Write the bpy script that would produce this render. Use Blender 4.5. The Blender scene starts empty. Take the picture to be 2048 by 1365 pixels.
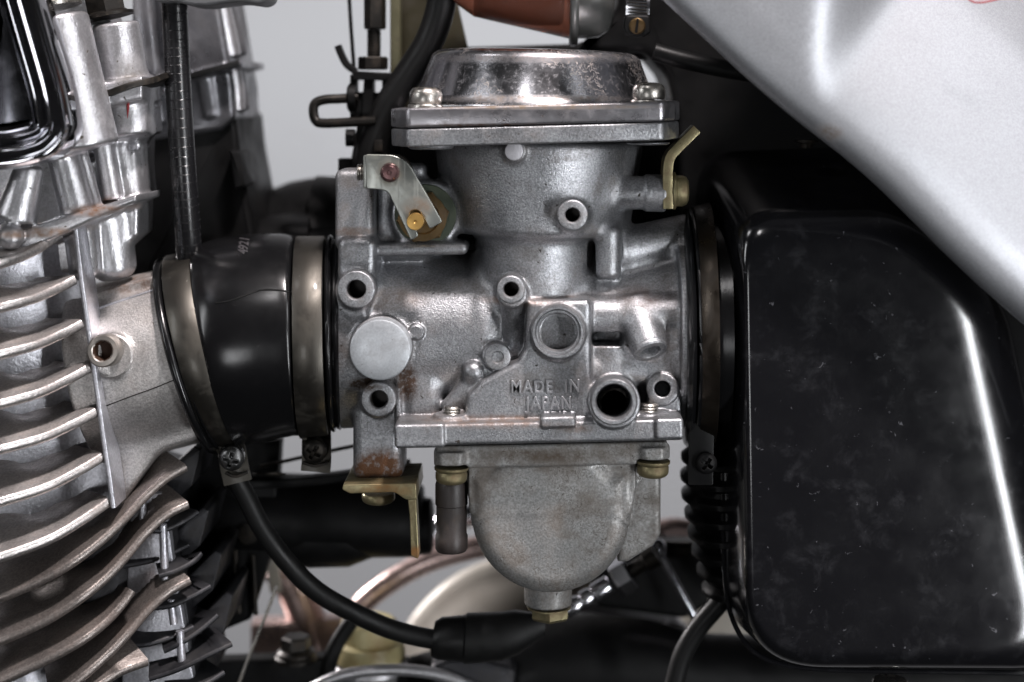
import bpy, bmesh, math, random
import numpy as np
from mathutils import Vector, Matrix
random.seed(4)
sc = bpy.context.scene
COL = sc.collection
R = math.radians
# ---------------------------------------------------------------- scale: one unit of "px" = 0.17 mm
S = 0.00017
FX, FY, D, H0 = 1070.0, 200.0, 3200.0, 0.60       # foot of the optical axis, camera distance, height of the rig

# ---------------------------------------------------------------- camera
cam_d = bpy.data.cameras.new("camera"); cam = bpy.data.objects.new("camera", cam_d); COL.objects.link(cam)
cam.location = ((FX-1024)*S, -D*S, (682.5-FY)*S+H0); cam.rotation_euler = (R(90), 0, 0)
cam_d.sensor_width = 36; cam_d.lens = 36*D/2048
cam_d.shift_x = -(FX-1024)/2048; cam_d.shift_y = -(682.5-FY)/2048
cam_d.clip_start = 0.01; cam_d.clip_end = 50
cam_d.dof.use_dof = True; cam_d.dof.focus_distance = (D-170)*S; cam_d.dof.aperture_fstop = 5.0
sc.camera = cam

# ---------------------------------------------------------------- world, lamps, exposure
w = bpy.data.worlds.new("World"); sc.world = w; w.use_nodes = True
w.node_tree.nodes["Background"].inputs[0].default_value = (0.013, 0.0127, 0.0127, 1)
w.node_tree.nodes["Background"].inputs[1].default_value = 1.0
def area(name, loc, target, sx, sy, power, color, spread=180):
    l = bpy.data.lights.new(name, 'AREA'); l.shape = 'RECTANGLE'; l.size = sx; l.size_y = sy
    l.energy = power; l.color = color; l.spread = R(spread)
    o = bpy.data.objects.new(name, l); COL.objects.link(o); o.location = loc
    o.rotation_euler = (Vector(target)-Vector(loc)).to_track_quat('-Z', 'Y').to_euler()
    return o
area("overhead_key_lamp", (0.20, -0.37, H0+0.90), (0.0, 0.0, H0), 0.08, 0.08, 17.0, (1.0, 0.92, 0.91))
area("overhead_left_lamp", (-0.55, -0.29, H0+0.80), (0.0, 0.0, H0+0.05), 0.13, 0.15, 0.7, (0.97, 0.97, 1.0))
area("overhead_front_lamp", (-0.10, -0.60, H0+0.78), (0.0, 0.0, H0+0.05), 0.03, 0.16, 0.7, (1.0, 0.97, 0.98))
area("overhead_right_lamp", (0.50, -0.42, H0+0.83), (0.0, 0.0, H0+0.05), 0.07, 0.20, 0.6, (1.0, 0.98, 1.0))
area("right_softbox_lamp", (0.76, -0.51, H0+0.50), (0.12, 0.0, H0+0.05), 0.34, 0.34, 1.9, (0.96, 0.97, 1.0))
area("left_softbox_lamp", (-0.72, -0.50, H0+0.30), (-0.1, 0.0, H0), 0.12, 0.40, 1.3, (0.95, 0.97, 1.0))
area("side_strip_lamp", (0.56, -0.69, H0-0.12), (0.12, 0.0, H0-0.06), 0.075, 0.62, 5.0, (0.95, 0.97, 1.0))
area("added_front_fill", (-0.26, -0.90, H0-0.16), (0.0, 0.0, H0-0.05), 0.20, 0.20, 0.8, (0.97, 0.98, 1.0))  # unseen fill added to lift the bowl and flange front
area("added_rear_fill", (-0.40, 0.30, H0+0.08), (0.0, 0.12, H0-0.10), 0.12, 0.12, 0.55, (1.0, 0.95, 0.95), 60)  # unseen fill added to brighten the blurred cover and pipes at the back
area("backdrop_lamp", (0.0, 0.62, H0+0.50), (0.0, 1.054, H0+0.05), 1.4, 0.08, 1.45, (0.95, 0.97, 1.0), 66)
sc.view_settings.view_transform = 'Standard'; sc.view_settings.look = 'None'
sc.view_settings.exposure = 0.0; sc.view_settings.gamma = 1.0
sc.cycles.use_denoising = True
try:
    sc.cycles.denoiser = 'OPENIMAGEDENOISE'
except Exception: pass
sc.cycles.max_bounces = 8; sc.cycles.glossy_bounces = 5; sc.cycles.transmission_bounces = 6
sc.cycles.caustics_reflective = False; sc.cycles.caustics_refractive = False
sc.cycles.sample_clamp_indirect = 6

# ---------------------------------------------------------------- coordinates
A_ = lambda *v: np.array(v, float)
def kz(z): return (D-z)/D
def q(x, y, z=0.0):                       # where a thing seen at photo pixel x, y stands when it is z in front of the bore axis
    f = kz(z); return np.array([FX+(x-FX)*f, FY+(y-FY)*f, z], float)
def W(V):
    V = np.asarray(V, float); o = np.empty_like(V)
    o[..., 0] = (V[..., 0]-1024)*S; o[..., 1] = -V[..., 2]*S; o[..., 2] = (682.5-V[..., 1])*S+H0
    return o
def unit(v): v = np.asarray(v, float); return v/max(1e-9, np.linalg.norm(v))

# ---------------------------------------------------------------- things and parts
ORG = {}
def thing(name, label, cat, at, group=None):
    o = bpy.data.objects.new(name, None); COL.objects.link(o); o.empty_display_size = 0.01
    p = W(q(*at)); o.location = p; ORG[o] = p; o['label'] = label; o['category'] = cat
    if group: o['group'] = group
    return o
def part(name, geo, mat, parent=None, label=None, cat=None, kind=None, group=None, smooth=35):
    if not isinstance(geo, list): geo = [geo]
    Vs, Fs, n = [], [], 0
    for g in geo:
        v, f = g; v = np.asarray(v, float)
        wv = W(v)
        if isinstance(f, np.ndarray):
            a, b, c = wv[f[:, 0]], wv[f[:, 1]], wv[f[:, 2]]; c0 = wv.mean(0)
            vol = np.einsum('ij,ij->i', a-c0, np.cross(b-c0, c-c0)).sum()
            ff = (f[:, ::-1] if vol < 0 else f)
            Fs.append((ff+n).tolist())
        else:
            c0 = wv.mean(0); vol = 0.0
            for p in f:
                a = wv[p[0]]-c0
                for i in range(1, len(p)-1): vol += np.dot(a, np.cross(wv[p[i]]-c0, wv[p[i+1]]-c0))
            Fs.append([[i+n for i in (p[::-1] if vol < 0 else p)] for p in f])
        Vs.append(wv); n += len(wv)
    V = np.concatenate(Vs); F = [p for x in Fs for p in x]
    c = (V.min(0)+V.max(0))/2
    me = bpy.data.meshes.new(name); me.from_pydata((V-c).tolist(), [], F); me.update()
    if smooth:
        me.polygons.foreach_set('use_smooth', [True]*len(me.polygons))
        if smooth < 179: me.set_sharp_from_angle(angle=R(smooth))
    if mat: me.materials.append(mat)
    o = bpy.data.objects.new(name, me); COL.objects.link(o)
    if parent is not None: o.parent = parent; o.location = c-ORG[parent]
    else: o.location = c
    ORG[o] = c
    if label: o['label'] = label
    if cat: o['category'] = cat
    if kind: o['kind'] = kind
    if group: o['group'] = group
    return o
def copy_tree(o, delta, label=None, parent=None):
    c = o.copy(); COL.objects.link(c); c.parent = parent
    if delta is not None:
        c.location = Vector(o.location)+Vector(delta)
    for ch in list(o.children): copy_tree(ch, None, None, c)
    if label: c['label'] = label
    return c

# ---------------------------------------------------------------- mesh primitives, all in px space
def frame(axis):
    a = unit(axis); h = A_(0, 0, 1) if abs(a[2]) < 0.9 else A_(1, 0, 0)
    u = unit(np.cross(h, a)); return u, np.cross(a, u), a
def loft(rings, cap0=True, cap1=True, closed=True):
    n = len(rings[0]); V = np.concatenate([np.asarray(r, float) for r in rings]); F = []
    for i in range(len(rings)-1):
        for j in range(n if closed else n-1):
            a, b = i*n+j, i*n+(j+1) % n
            F.append([a, b, b+n, a+n])
    if cap0: F.append(list(range(n))[::-1])
    if cap1: F.append([(len(rings)-1)*n+j for j in range(n)])
    return V, F
def lathe(c, axis, prof, n=48, cap0=True, cap1=True, ph=0.0):
    u, v, a = frame(axis); c = np.asarray(c, float)
    t = np.linspace(0, 2*math.pi, n, endpoint=False)+ph
    ring = lambda r, h: c+a*h+np.outer(np.cos(t)*r, u)+np.outer(np.sin(t)*r, v)
    return loft([ring(max(r, .01), h) for r, h in prof], cap0, cap1)
def catmull(P, m=6):
    P = np.asarray(P, float)
    if len(P) < 3: return P
    Q = np.vstack([2*P[0]-P[1], P, 2*P[-1]-P[-2]]); out = []
    for i in range(1, len(Q)-2):
        for t in np.linspace(0, 1, m, endpoint=False):
            a, b, c, d = Q[i-1:i+3]
            out.append(.5*((2*b)+(-a+c)*t+(2*a-5*b+4*c-d)*t*t+(-a+3*b-3*c+d)*t**3))
    out.append(P[-1]); return np.array(out)
def sweep(path, section, up=None, m=6, scale=None, cap=True):       # section: Nx2 in (side, up)
    P = catmull(path, m) if m > 1 else np.asarray(path, float); sec = np.asarray(section, float); rings = []
    up = np.asarray(up if up is not None else (0, 0, 1), float)
    for i in range(len(P)):
        t = unit(P[min(i+1, len(P)-1)]-P[max(i-1, 0)])
        s = unit(np.cross(up, t)); w_ = np.cross(t, s)
        k_ = 1 if scale is None else np.interp(i/(len(P)-1), np.linspace(0, 1, len(scale)), scale)
        rings.append(P[i]+np.outer(sec[:, 0]*k_, s)+np.outer(sec[:, 1]*k_, w_))
    return loft(rings, cap, cap)
def circ(r, n=16, ry=None):
    t = np.linspace(0, 2*math.pi, n, endpoint=False); return np.c_[np.cos(t)*r, np.sin(t)*(ry or r)]
def tube(path, r, n=16, m=6, scale=None): 
    p = np.asarray(path, float); d = unit(p[-1]-p[0]); up = A_(0, 0, 1) if abs(d[2]) < .8 else A_(0, 1, 0)
    return sweep(p, circ(r, n), up, m, scale)
def roundpoly(pts, r, n=5):
    P = [np.asarray(p, float) for p in pts]; out = []; N = len(P)
    rr = r if hasattr(r, '__len__') else [r]*N
    for i in range(N):
        a, b, c = P[i-1], P[i], P[(i+1) % N]; ra = rr[i]
        if ra <= 0: out += [b]*n; continue
        d1, d2 = np.linalg.norm(a-b), np.linalg.norm(c-b); k_ = min(ra, d1*.48, d2*.48)
        p0, p2 = b+(a-b)/d1*k_, b+(c-b)/d2*k_
        for t in np.linspace(0, 1, n): out.append((1-t)**2*p0+2*t*(1-t)*b+t*t*p2)
    return np.array(out)
def inset(P, d):
    P = np.asarray(P, float)[:, :2]; N = len(P)
    ar = np.sum(P[:, 0]*np.roll(P[:, 1], -1)-P[:, 1]*np.roll(P[:, 0], -1)); s = 1 if ar > 0 else -1
    out = []
    for i in range(N):
        a, b, c = P[i-1], P[i], P[(i+1) % N]
        if np.allclose(a, b): a = P[i-2]
        if np.allclose(c, b): c = P[(i+2) % N]
        t = unit(unit(b-a)+unit(c-b)); nrm = np.array([-t[1], t[0]])*s
        out.append(b+nrm*d)
    return np.array(out)
def extr(poly, o, u, v, w_, depth, bev=0.0, steps=3, bevb=False):
    poly = np.asarray(poly, float)[:, :2]; o, u, v, w_ = map(lambda a: np.asarray(a, float), (o, u, v, w_))
    mk = lambda p, d: o+np.outer(p[:, 0], u)+np.outer(p[:, 1], v)+w_*d
    rings = []
    if bevb and bev:
        for th in np.linspace(0, math.pi/2, steps+1)[:-1]: rings.append(mk(inset(poly, bev*(1-math.sin(th))), bev*(1-math.cos(th))))
    rings.append(mk(poly, bev if bevb else 0))
    if bev:
        for th in np.linspace(0, math.pi/2, steps+1): rings.append(mk(inset(poly, bev*(1-math.cos(th))), depth-bev+bev*math.sin(th)))
    else: rings.append(mk(poly, depth))
    return loft(rings)
def prism(pts, z0, z1, bev=2.0, steps=3, rr=0, n=4, bevb=False):      # pts: photo pixels on the front face
    P = np.array([q(p[0], p[1], z1)[:2] for p in pts])
    if rr is not None and (hasattr(rr, '__len__') or rr > 0): P = roundpoly(P, rr, n)
    return extr(P, (0, 0, z0), (1, 0, 0), (0, 1, 0), (0, 0, 1), z1-z0, bev, steps, bevb)
def bx(c, h, rz=0.0, bev=2.0, rr=3.0):                                # box about a px-space centre, half sizes h
    c = np.asarray(c, float); ca, sa = math.cos(R(rz)), math.sin(R(rz))
    P = roundpoly([(-h[0], -h[1]), (h[0], -h[1]), (h[0], h[1]), (-h[0], h[1])], rr, 3)
    return extr(P, c-A_(0, 0, h[2]), (ca, sa, 0), (-sa, ca, 0), (0, 0, 1), 2*h[2], bev, 2, True)
def ringq(tx, ty, bx_, by, z=0.0, n=64, sc_=1.0, dz=1.0, off=0.0, sk=0.0):     # circle whose silhouette runs from photo point t to photo point b
    a, b = q(tx, ty, z), q(bx_, by, z); c = (a+b)/2; u = (a-b)/2*sc_; r = np.linalg.norm(u)*dz
    if off: u = u*(1+off/np.linalg.norm(u)); r += off
    t = np.linspace(0, 2*math.pi, n, endpoint=False)
    return c+np.outer(np.cos(t), u)+np.outer(np.sin(t)*r, A_(sk, 0, 1))
def flip(g, axis=None): return g

# ---------------------------------------------------------------- signed distance castings, meshed with surface nets
def sd_cyl(a, b, r, r2=None, rnd=3.0):
    a, b = np.asarray(a, float), np.asarray(b, float); r2 = r if r2 is None else r2; L = np.linalg.norm(b-a); n = (b-a)/L; m = max(r, r2)
    def f(X, Y, Z):
        x, y, z = X-a[0], Y-a[1], Z-a[2]; t = x*n[0]+y*n[1]+z*n[2]
        rad = np.sqrt(np.maximum(x*x+y*y+z*z-t*t, 0)); rr = r+(r2-r)*np.clip(t/L, 0, 1)
        dx = rad-rr+rnd; dy = np.abs(t-L/2)-L/2+rnd
        return np.hypot(np.maximum(dx, 0), np.maximum(dy, 0))+np.minimum(np.maximum(dx, dy), 0)-rnd
    return f, np.minimum(a, b)-m, np.maximum(a, b)+m
def sd_cap(a, b, r, r2=None):
    a, b = np.asarray(a, float), np.asarray(b, float); r2 = r if r2 is None else r2; L = np.linalg.norm(b-a); n = (b-a)/max(L, 1e-6); m = max(r, r2)
    def f(X, Y, Z):
        x, y, z = X-a[0], Y-a[1], Z-a[2]; t = np.clip(x*n[0]+y*n[1]+z*n[2], 0, L)
        return np.sqrt((x-t*n[0])**2+(y-t*n[1])**2+(z-t*n[2])**2)-(r+(r2-r)*t/max(L, 1e-6))
    return f, np.minimum(a, b)-m, np.maximum(a, b)+m
def sd_box(c, h, rnd=3.0, rz=0.0, rx=0.0):
    c, h = np.asarray(c, float), np.asarray(h, float); ca, sa = math.cos(R(rz)), math.sin(R(rz)); cb, sb = math.cos(R(rx)), math.sin(R(rx))
    def f(X, Y, Z):
        x, y, z = X-c[0], Y-c[1], Z-c[2]; x, y = ca*x+sa*y, -sa*x+ca*y
        if rx: y, z = cb*y+sb*z, -sb*y+cb*z
        dx, dy, dz = np.abs(x)-h[0]+rnd, np.abs(y)-h[1]+rnd, np.abs(z)-h[2]+rnd
        return np.sqrt(np.maximum(dx, 0)**2+np.maximum(dy, 0)**2+np.maximum(dz, 0)**2)+np.minimum(np.maximum(dx, np.maximum(dy, dz)), 0)-rnd
    m = np.linalg.norm(h[:2]) if rz else h[:2]
    if rz: e = A_(abs(ca)*h[0]+abs(sa)*h[1], abs(sa)*h[0]+abs(ca)*h[1], h[2])
    else: e = h.copy()
    if rx: e = e+A_(0, abs(sb)*h[2], abs(sb)*h[1])
    return f, c-e, c+e
def sd_boxq(x0, x1, y0, y1, z0, z1, rnd=3.0, rz=0.0, rx=0.0):        # box whose front face covers these photo pixels
    a, b = q(x0, y0, z1), q(x1, y1, z1); c = (a+b)/2; c[2] = (z0+z1)/2
    return sd_box(c, ((b[0]-a[0])/2, (b[1]-a[1])/2, (z1-z0)/2), rnd, rz, rx)
def sd_ell(c, r):
    c, r = np.asarray(c, float), np.asarray(r, float)
    def f(X, Y, Z):
        x, y, z = (X-c[0])/r[0], (Y-c[1])/r[1], (Z-c[2])/r[2]; k0 = np.sqrt(x*x+y*y+z*z)
        return (k0-1)*r.min()
    return f, c-r, c+r
def poly2(P, X, Y):
    P = np.asarray(P, float); d = None; s = None; N = len(P)
    for i in range(N):
        a, b = P[i], P[i-1]; e = b-a; wx, wy = X-a[0], Y-a[1]
        t = np.clip((wx*e[0]+wy*e[1])/max(e@e, 1e-9), 0, 1); dd = (wx-e[0]*t)**2+(wy-e[1]*t)**2
        d = dd if d is None else np.minimum(d, dd)
        c1, c2, c3 = Y >= a[1], Y < b[1], e[0]*wy > e[1]*wx
        flp = (c1 & c2 & c3) | (~c1 & ~c2 & ~c3)
        s = np.where(flp, -1.0, 1.0)*(1.0 if s is None else s)
    return s*np.sqrt(d)
def sd_prism(pts, z0, z1, rnd=4.0, front=None, slope=0.0):            # photo pixels -> prism along the view axis
    P = np.array([q(p[0], p[1], z1 if front is None else front)[:2] for p in pts])
    def f(X, Y, Z):
        d2 = poly2(P, X, Y)+rnd-slope*(z1-Z); dz = np.abs(Z-(z0+z1)/2)-(z1-z0)/2+rnd
        return np.hypot(np.maximum(d2, 0), np.maximum(dz, 0))+np.minimum(np.maximum(d2, dz), 0)-rnd
    sp = abs(slope)*(z1-z0)
    return f, A_(P[:, 0].min()-sp, P[:, 1].min()-sp, z0), A_(P[:, 0].max()+sp, P[:, 1].max()+sp, z1)
class Cast:
    def __init__(s, lo, hi, h):
        s.lo, s.h = np.asarray(lo, float), h; s.n = (np.ceil((np.asarray(hi)-s.lo)/h)).astype(int)+1
        s.f = np.full(tuple(s.n), 900.0, np.float32)
    def _sl(s, lo, hi, m):
        i0 = np.clip(((lo-m-s.lo)/s.h).astype(int), 0, s.n-1); i1 = np.clip(((hi+m-s.lo)/s.h).astype(int)+2, 0, s.n)
        ax = [(s.lo[k]+s.h*np.arange(i0[k], i1[k])).astype(np.float32) for k in range(3)]
        return tuple(slice(i0[k], i1[k]) for k in range(3)), ax[0][:, None, None], ax[1][None, :, None], ax[2][None, None, :]
    def add(s, prim, k=6.0):
        f, lo, hi = prim; sl, X, Y, Z = s._sl(lo, hi, k+3*s.h); d = f(X, Y, Z); a = s.f[sl]
        if a.size == 0: return s
        hh = np.maximum(k-np.abs(a-d), 0)/max(k, 1e-6); s.f[sl] = np.minimum(a, d)-hh*hh*k*.25; return s
    def cut(s, prim, k=2.0):
        f, lo, hi = prim; sl, X, Y, Z = s._sl(lo, hi, k+3*s.h); d = -f(X, Y, Z); a = s.f[sl]
        hh = np.maximum(k-np.abs(a-d), 0)/max(k, 1e-6); s.f[sl] = np.maximum(a, d)+hh*hh*k*.25; return s
    def mesh(s, relax=1):
        f = s.f; f[0] = f[-1] = 9; f[:, 0] = f[:, -1] = 9; f[:, :, 0] = f[:, :, -1] = 9
        ins = f < 0; nx, ny, nz = s.n
        c = np.zeros((nx-1, ny-1, nz-1), np.uint8)
        for dx in (0, 1):
            for dy in (0, 1):
                for dz in (0, 1): c += ins[dx:nx-1+dx, dy:ny-1+dy, dz:nz-1+dz]
        I, J, K = np.nonzero((c > 0) & (c < 8)); N = len(I)
        idx = np.full(c.shape, -1, np.int32); idx[I, J, K] = np.arange(N)
        offs = [(a, b, d) for a in (0, 1) for b in (0, 1) for d in (0, 1)]
        val = {o: f[I+o[0], J+o[1], K+o[2]] for o in offs}; acc = np.zeros((N, 3)); cnt = np.zeros(N)
        for o in offs:
            for ax in range(3):
                if o[ax]: continue
                p = list(o); p[ax] = 1; p = tuple(p); a, b = val[o], val[p]; m = (a < 0) != (b < 0)
                t = np.where(m, a/np.where(m, a-b, 1), 0); base = np.array(o, float)
                pt = np.tile(base, (N, 1)); pt[:, ax] += t; acc += pt*m[:, None]; cnt += m
        V = s.lo+s.h*(np.c_[I, J, K]+acc/cnt[:, None]); Fs = []
        for ax in range(3):
            b_, c_ = (ax+1) % 3, (ax+2) % 3
            sl0 = [slice(1, -1)]*3; sl0[ax] = slice(0, -1); sl1 = list(sl0); sl1[ax] = slice(1, None)
            A, B = ins[tuple(sl0)], ins[tuple(sl1)]; e = np.nonzero(A != B); sg = A[e]
            P = [e[0].copy(), e[1].copy(), e[2].copy()]
            for k in range(3):
                if k != ax: P[k] = P[k]+1
            def g(db, dc):
                Q = [P[0], P[1], P[2]]; Q[b_] = P[b_]-db; Q[c_] = P[c_]-dc; return idx[Q[0], Q[1], Q[2]]
            F = np.c_[g(1, 1), g(0, 1), g(0, 0), g(1, 0)]; F[~sg] = F[~sg][:, ::-1]; Fs.append(F)
        F = np.concatenate(Fs); F = F[(F >= 0).all(1)]
        for _ in range(relax):
            S_ = np.zeros_like(V); n_ = np.zeros(N)
            for i in range(4):
                a, b = F[:, i], F[:, (i+1) % 4]
                for k in range(3): S_[:, k] += np.bincount(a, V[b, k], N)+np.bincount(b, V[a, k], N)
                n_ += np.bincount(a, minlength=N)+np.bincount(b, minlength=N)
            V = V*.5+S_/n_[:, None]*.5
        return V, F

# ---------------------------------------------------------------- materials
MATS = {}
def srgb(r, g, b): return tuple(((c/255+.055)/1.055)**2.4 if c/255 > .04045 else c/255/12.92 for c in (r, g, b))+(1,)
class N:
    def __init__(s, name):
        s.m = bpy.data.materials.new(name); s.m.use_nodes = True; s.t = s.m.node_tree; s.b = s.t.nodes["Principled BSDF"]
        s.co = s.new('ShaderNodeTexCoord').outputs['Object']; s.pos = None
    def new(s, k, **kw):
        n = s.t.nodes.new(k)
        for a, b in kw.items(): setattr(n, a, b)
        return n
    def link(s, a, b): s.t.links.new(a, b)
    def noise(s, scale, detail=3, rough=.55, dist=0, vec=None, stretch=None):
        n = s.new('ShaderNodeTexNoise'); n.inputs['Scale'].default_value = scale; n.inputs['Detail'].default_value = detail
        n.inputs['Roughness'].default_value = rough; n.inputs['Distortion'].default_value = dist
        v = vec or s.co
        if stretch:
            mp = s.new('ShaderNodeMapping'); mp.inputs['Scale'].default_value = stretch[:3]
            if len(stretch) > 3: mp.inputs['Rotation'].default_value = stretch[3:]
            s.link(v, mp.inputs[0]); v = mp.outputs[0]
        s.link(v, n.inputs['Vector']); return n.outputs['Fac']
    def ramp(s, fac, a, b, lo=0.0, hi=1.0):
        n = s.new('ShaderNodeMapRange'); n.interpolation_type = 'SMOOTHSTEP'; n.clamp = True
        s.link(fac, n.inputs[0]); n.inputs[1].default_value = a; n.inputs[2].default_value = b
        n.inputs[3].default_value = lo; n.inputs[4].default_value = hi; return n.outputs[0]
    def math(s, op, a, b=None):
        n = s.new('ShaderNodeMath', operation=op); n.use_clamp = False
        for i, v in enumerate((a, b)):
            if v is None: continue
            if isinstance(v, (int, float)): n.inputs[i].default_value = v
            else: s.link(v, n.inputs[i])
        return n.outputs[0]
    def mix(s, fac, a, b):
        n = s.new('ShaderNodeMix', data_type='RGBA')
        for i, v in ((0, fac), (6, a), (7, b)):
            if isinstance(v, (tuple, float, int)): n.inputs[i].default_value = v
            else: s.link(v, n.inputs[i])
        return n.outputs[2]
    def ball(s, c, r, soft=.6):               # stain mask round a px-space point with radii r (in x, y, z)
        if s.pos is None: s.pos = s.new('ShaderNodeNewGeometry').outputs['Position']
        cw = W(c); mp = s.new('ShaderNodeVectorMath', operation='SUBTRACT'); s.link(s.pos, mp.inputs[0]); mp.inputs[1].default_value = cw
        m2 = s.new('ShaderNodeVectorMath', operation='DIVIDE'); s.link(mp.outputs[0], m2.inputs[0]); m2.inputs[1].default_value = (r[0]*S, r[2]*S, r[1]*S)
        ln = s.new('ShaderNodeVectorMath', operation='LENGTH'); s.link(m2.outputs[0], ln.inputs[0])
        return s.ramp(ln.outputs['Value'], 1-soft, 1.0, 1.0, 0.0)
def surf(name, color, metallic=1.0, rough=.4, grain=(2600, .00005), dirt=None, specks=None, rvar=.12, stains=(), coat=0.0,
         streak=None, scratches=None, worms=None, spec=.5, ior=None, trans=0.0, lumps=None, vary=.0, metal_dirt=.3, mott=None, rdirt=.25):
    if name in MATS: return MATS[name]
    n = N(name); b = n.b; col = color
    b.inputs['Metallic'].default_value = metallic; b.inputs['Coat Weight'].default_value = coat; b.inputs['Coat Roughness'].default_value = .12
    b.inputs['Specular IOR Level'].default_value = spec
    if ior: b.inputs['IOR'].default_value = ior
    b.inputs['Transmission Weight'].default_value = trans
    big = n.noise(70, 6, .62)
    rgh = n.ramp(big, .3, .7, rough-rvar, rough+rvar); met = None
    if vary:
        col = n.mix(n.ramp(n.noise(45, 5, .6), .35, .65), tuple(c*(1-vary) for c in color[:3])+(1,), tuple(min(1, c*(1+vary)) for c in color[:3])+(1,))
    if mott:                                   # fine oxide grain in the colour itself: (scale, amount)
        t = n.ramp(n.noise(mott[0], 3, .65), .36, .64, 1-mott[1], 1+mott[1]*.8)
        cx = n.new('ShaderNodeVectorMath', operation='SCALE'); n.link(t, cx.inputs['Scale'])
        if isinstance(col, tuple): cx.inputs[0].default_value = col[:3]
        else: n.link(col, cx.inputs[0])
        col = cx.outputs[0]
    masks = []
    if dirt:                                   # (colour, amount 0..1, scale)
        m = n.ramp(n.noise(dirt[2], 9, .68, .3), .62-.35*dirt[1], .80-.2*dirt[1]); m = n.math('MULTIPLY', m, .35+.6*dirt[1])
        col = n.mix(m, col, dirt[0]); masks.append(m)
    if specks:                                 # (colour, threshold, scale)
        m = n.ramp(n.noise(specks[2], 4, .6, .6), specks[1], specks[1]+.05); col = n.mix(m, col, specks[0]); masks.append(m)
    if worms:                                  # thin wandering corrosion tracks
        a = n.noise(worms[2], 3, .6, 1.2); a = n.math('ABSOLUTE', n.math('SUBTRACT', a, .5)); m = n.ramp(a, .004, .02, 1, 0)
        g = n.ramp(n.noise(worms[2]*.22, 2, .5), worms[1], worms[1]+.06); m = n.math('MULTIPLY', m, g)
        col = n.mix(m, col, worms[0]); masks.append(m)
    if streak:                                 # (colour, amount, stretch vec)
        m = n.ramp(n.noise(60, 6, .65, 0, None, streak[2]), .66-.3*streak[1], .8-.2*streak[1]); col = n.mix(n.math('MULTIPLY', m, .8), col, streak[0]); masks.append(m)
    for st in stains:                          # (centre px, radii px, colour, strength, noise scale)
        m = n.ball(st[0], st[1]); t = n.ramp(n.noise(st[4], 7, .7), .32, .68, .35, 1.15)
        m = n.math('MINIMUM', n.math('MULTIPLY', n.math('MULTIPLY', m, t), st[3]), 1.0); col = n.mix(m, col, st[2]); masks.append(m)
    if isinstance(col, tuple): b.inputs['Base Color'].default_value = col
    else: n.link(col, b.inputs['Base Color'])
    if masks:
        tot = masks[0]
        for m in masks[1:]: tot = n.math('MAXIMUM', tot, m)
        rgh = n.math('ADD', rgh, n.math('MULTIPLY', tot, rdirt))
        if metallic > .3: n.link(n.math('MAXIMUM', n.math('SUBTRACT', metallic, n.math('MULTIPLY', tot, 1-metal_dirt)), 0.0), b.inputs['Metallic'])
    if scratches:
        a = n.noise(scratches[1], 2, .5, 0, None, (1, 1, .02, 0, R(scratches[2]), 0)); m = n.ramp(a, .62, .66); rgh = n.math('ADD', rgh, n.math('MULTIPLY', m, scratches[0]))
    n.link(rgh, b.inputs['Roughness'])
    hgt = None
    if grain: hgt = n.math('MULTIPLY', n.noise(grain[0], 3, .6), grain[1])
    if lumps:
        l = n.math('MULTIPLY', n.noise(lumps[0], 3, .5), lumps[1]); hgt = l if hgt is None else n.math('ADD', hgt, l)
    if hgt is not None:
        bp = n.new('ShaderNodeBump'); bp.inputs['Distance'].default_value = 1.0; bp.inputs['Strength'].default_value = 1.0
        n.link(hgt, bp.inputs['Height']); n.link(bp.outputs[0], b.inputs['Normal'])
    MATS[name] = n.m; return n.m
RUST = srgb(120, 72, 38); DUST = srgb(120, 98, 80); GRIME = srgb(40, 33, 28)
CAST_C = srgb(152, 153, 156)
cast_stains = [
    (q(757, 950, 144), (70, 62, 70), srgb(84, 52, 26), 1.5, 420), (q(757, 968, 144), (66, 22, 90), srgb(40, 24, 14), 1.6, 800),
    (q(815, 760, 140), (30, 55, 80), srgb(62, 44, 32), 1.3, 800), (q(690, 690, 90), (40, 110, 120), srgb(62, 52, 46), 1.4, 600),
    (q(740, 765, 150), (60, 18, 90), srgb(52, 40, 30), 1.5, 800), (q(712, 462, 120), (60, 14, 90), srgb(112, 88, 72), .8, 300),
    (q(1000, 836, 180), (220, 16, 120), srgb(104, 82, 68), .8, 300), (q(1150, 845, 180), (60, 14, 120), srgb(92, 72, 58), .9, 600),
    (q(1070, 596, 120), (130, 14, 120), srgb(130, 96, 72), .8, 300), (q(1290, 590, 100), (120, 30, 120), srgb(96, 74, 66), .6, 200),
    (q(1080, 670, 150), (45, 45, 60), srgb(110, 86, 66), .35, 300),
    (q(1228, 800, 180), (48, 55, 90), srgb(110, 84, 66), .45, 300), (q(780, 600, 150), (90, 30, 90), srgb(110, 88, 70), .5, 240)]
M_CAST = surf('cast_aluminium', CAST_C, .86, .37, (1900, .00015), (srgb(92, 82, 74), .42, 80), (srgb(50, 44, 40), .66, 560), .07, cast_stains, vary=.16, mott=(1500, .24))
M_BOWL = surf('bowl_aluminium', srgb(150, 150, 149), .62, .42, (1700, .00010), (srgb(88, 78, 68), .70, 70), (srgb(60, 56, 50), .67, 600), .06, [(q(1080, 900, 150), (200, 22, 120), srgb(76, 64, 52), .9, 300)], vary=.16, mott=(1300, .24), worms=(srgb(78, 72, 66), .50, 420))
M_FLANGE = surf('flange_aluminium', srgb(160, 158, 162), .9, .30, (1800, .00004), (srgb(88, 80, 74), .4, 120), (srgb(60, 50, 44), .68, 700), .08,
                [(q(1070, 214, 240), (300, 7, 300), srgb(112, 94, 74), .8, 600), (q(1070, 252, 260), (320, 6, 60), srgb(70, 46, 30), 1.0, 400)])
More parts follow.
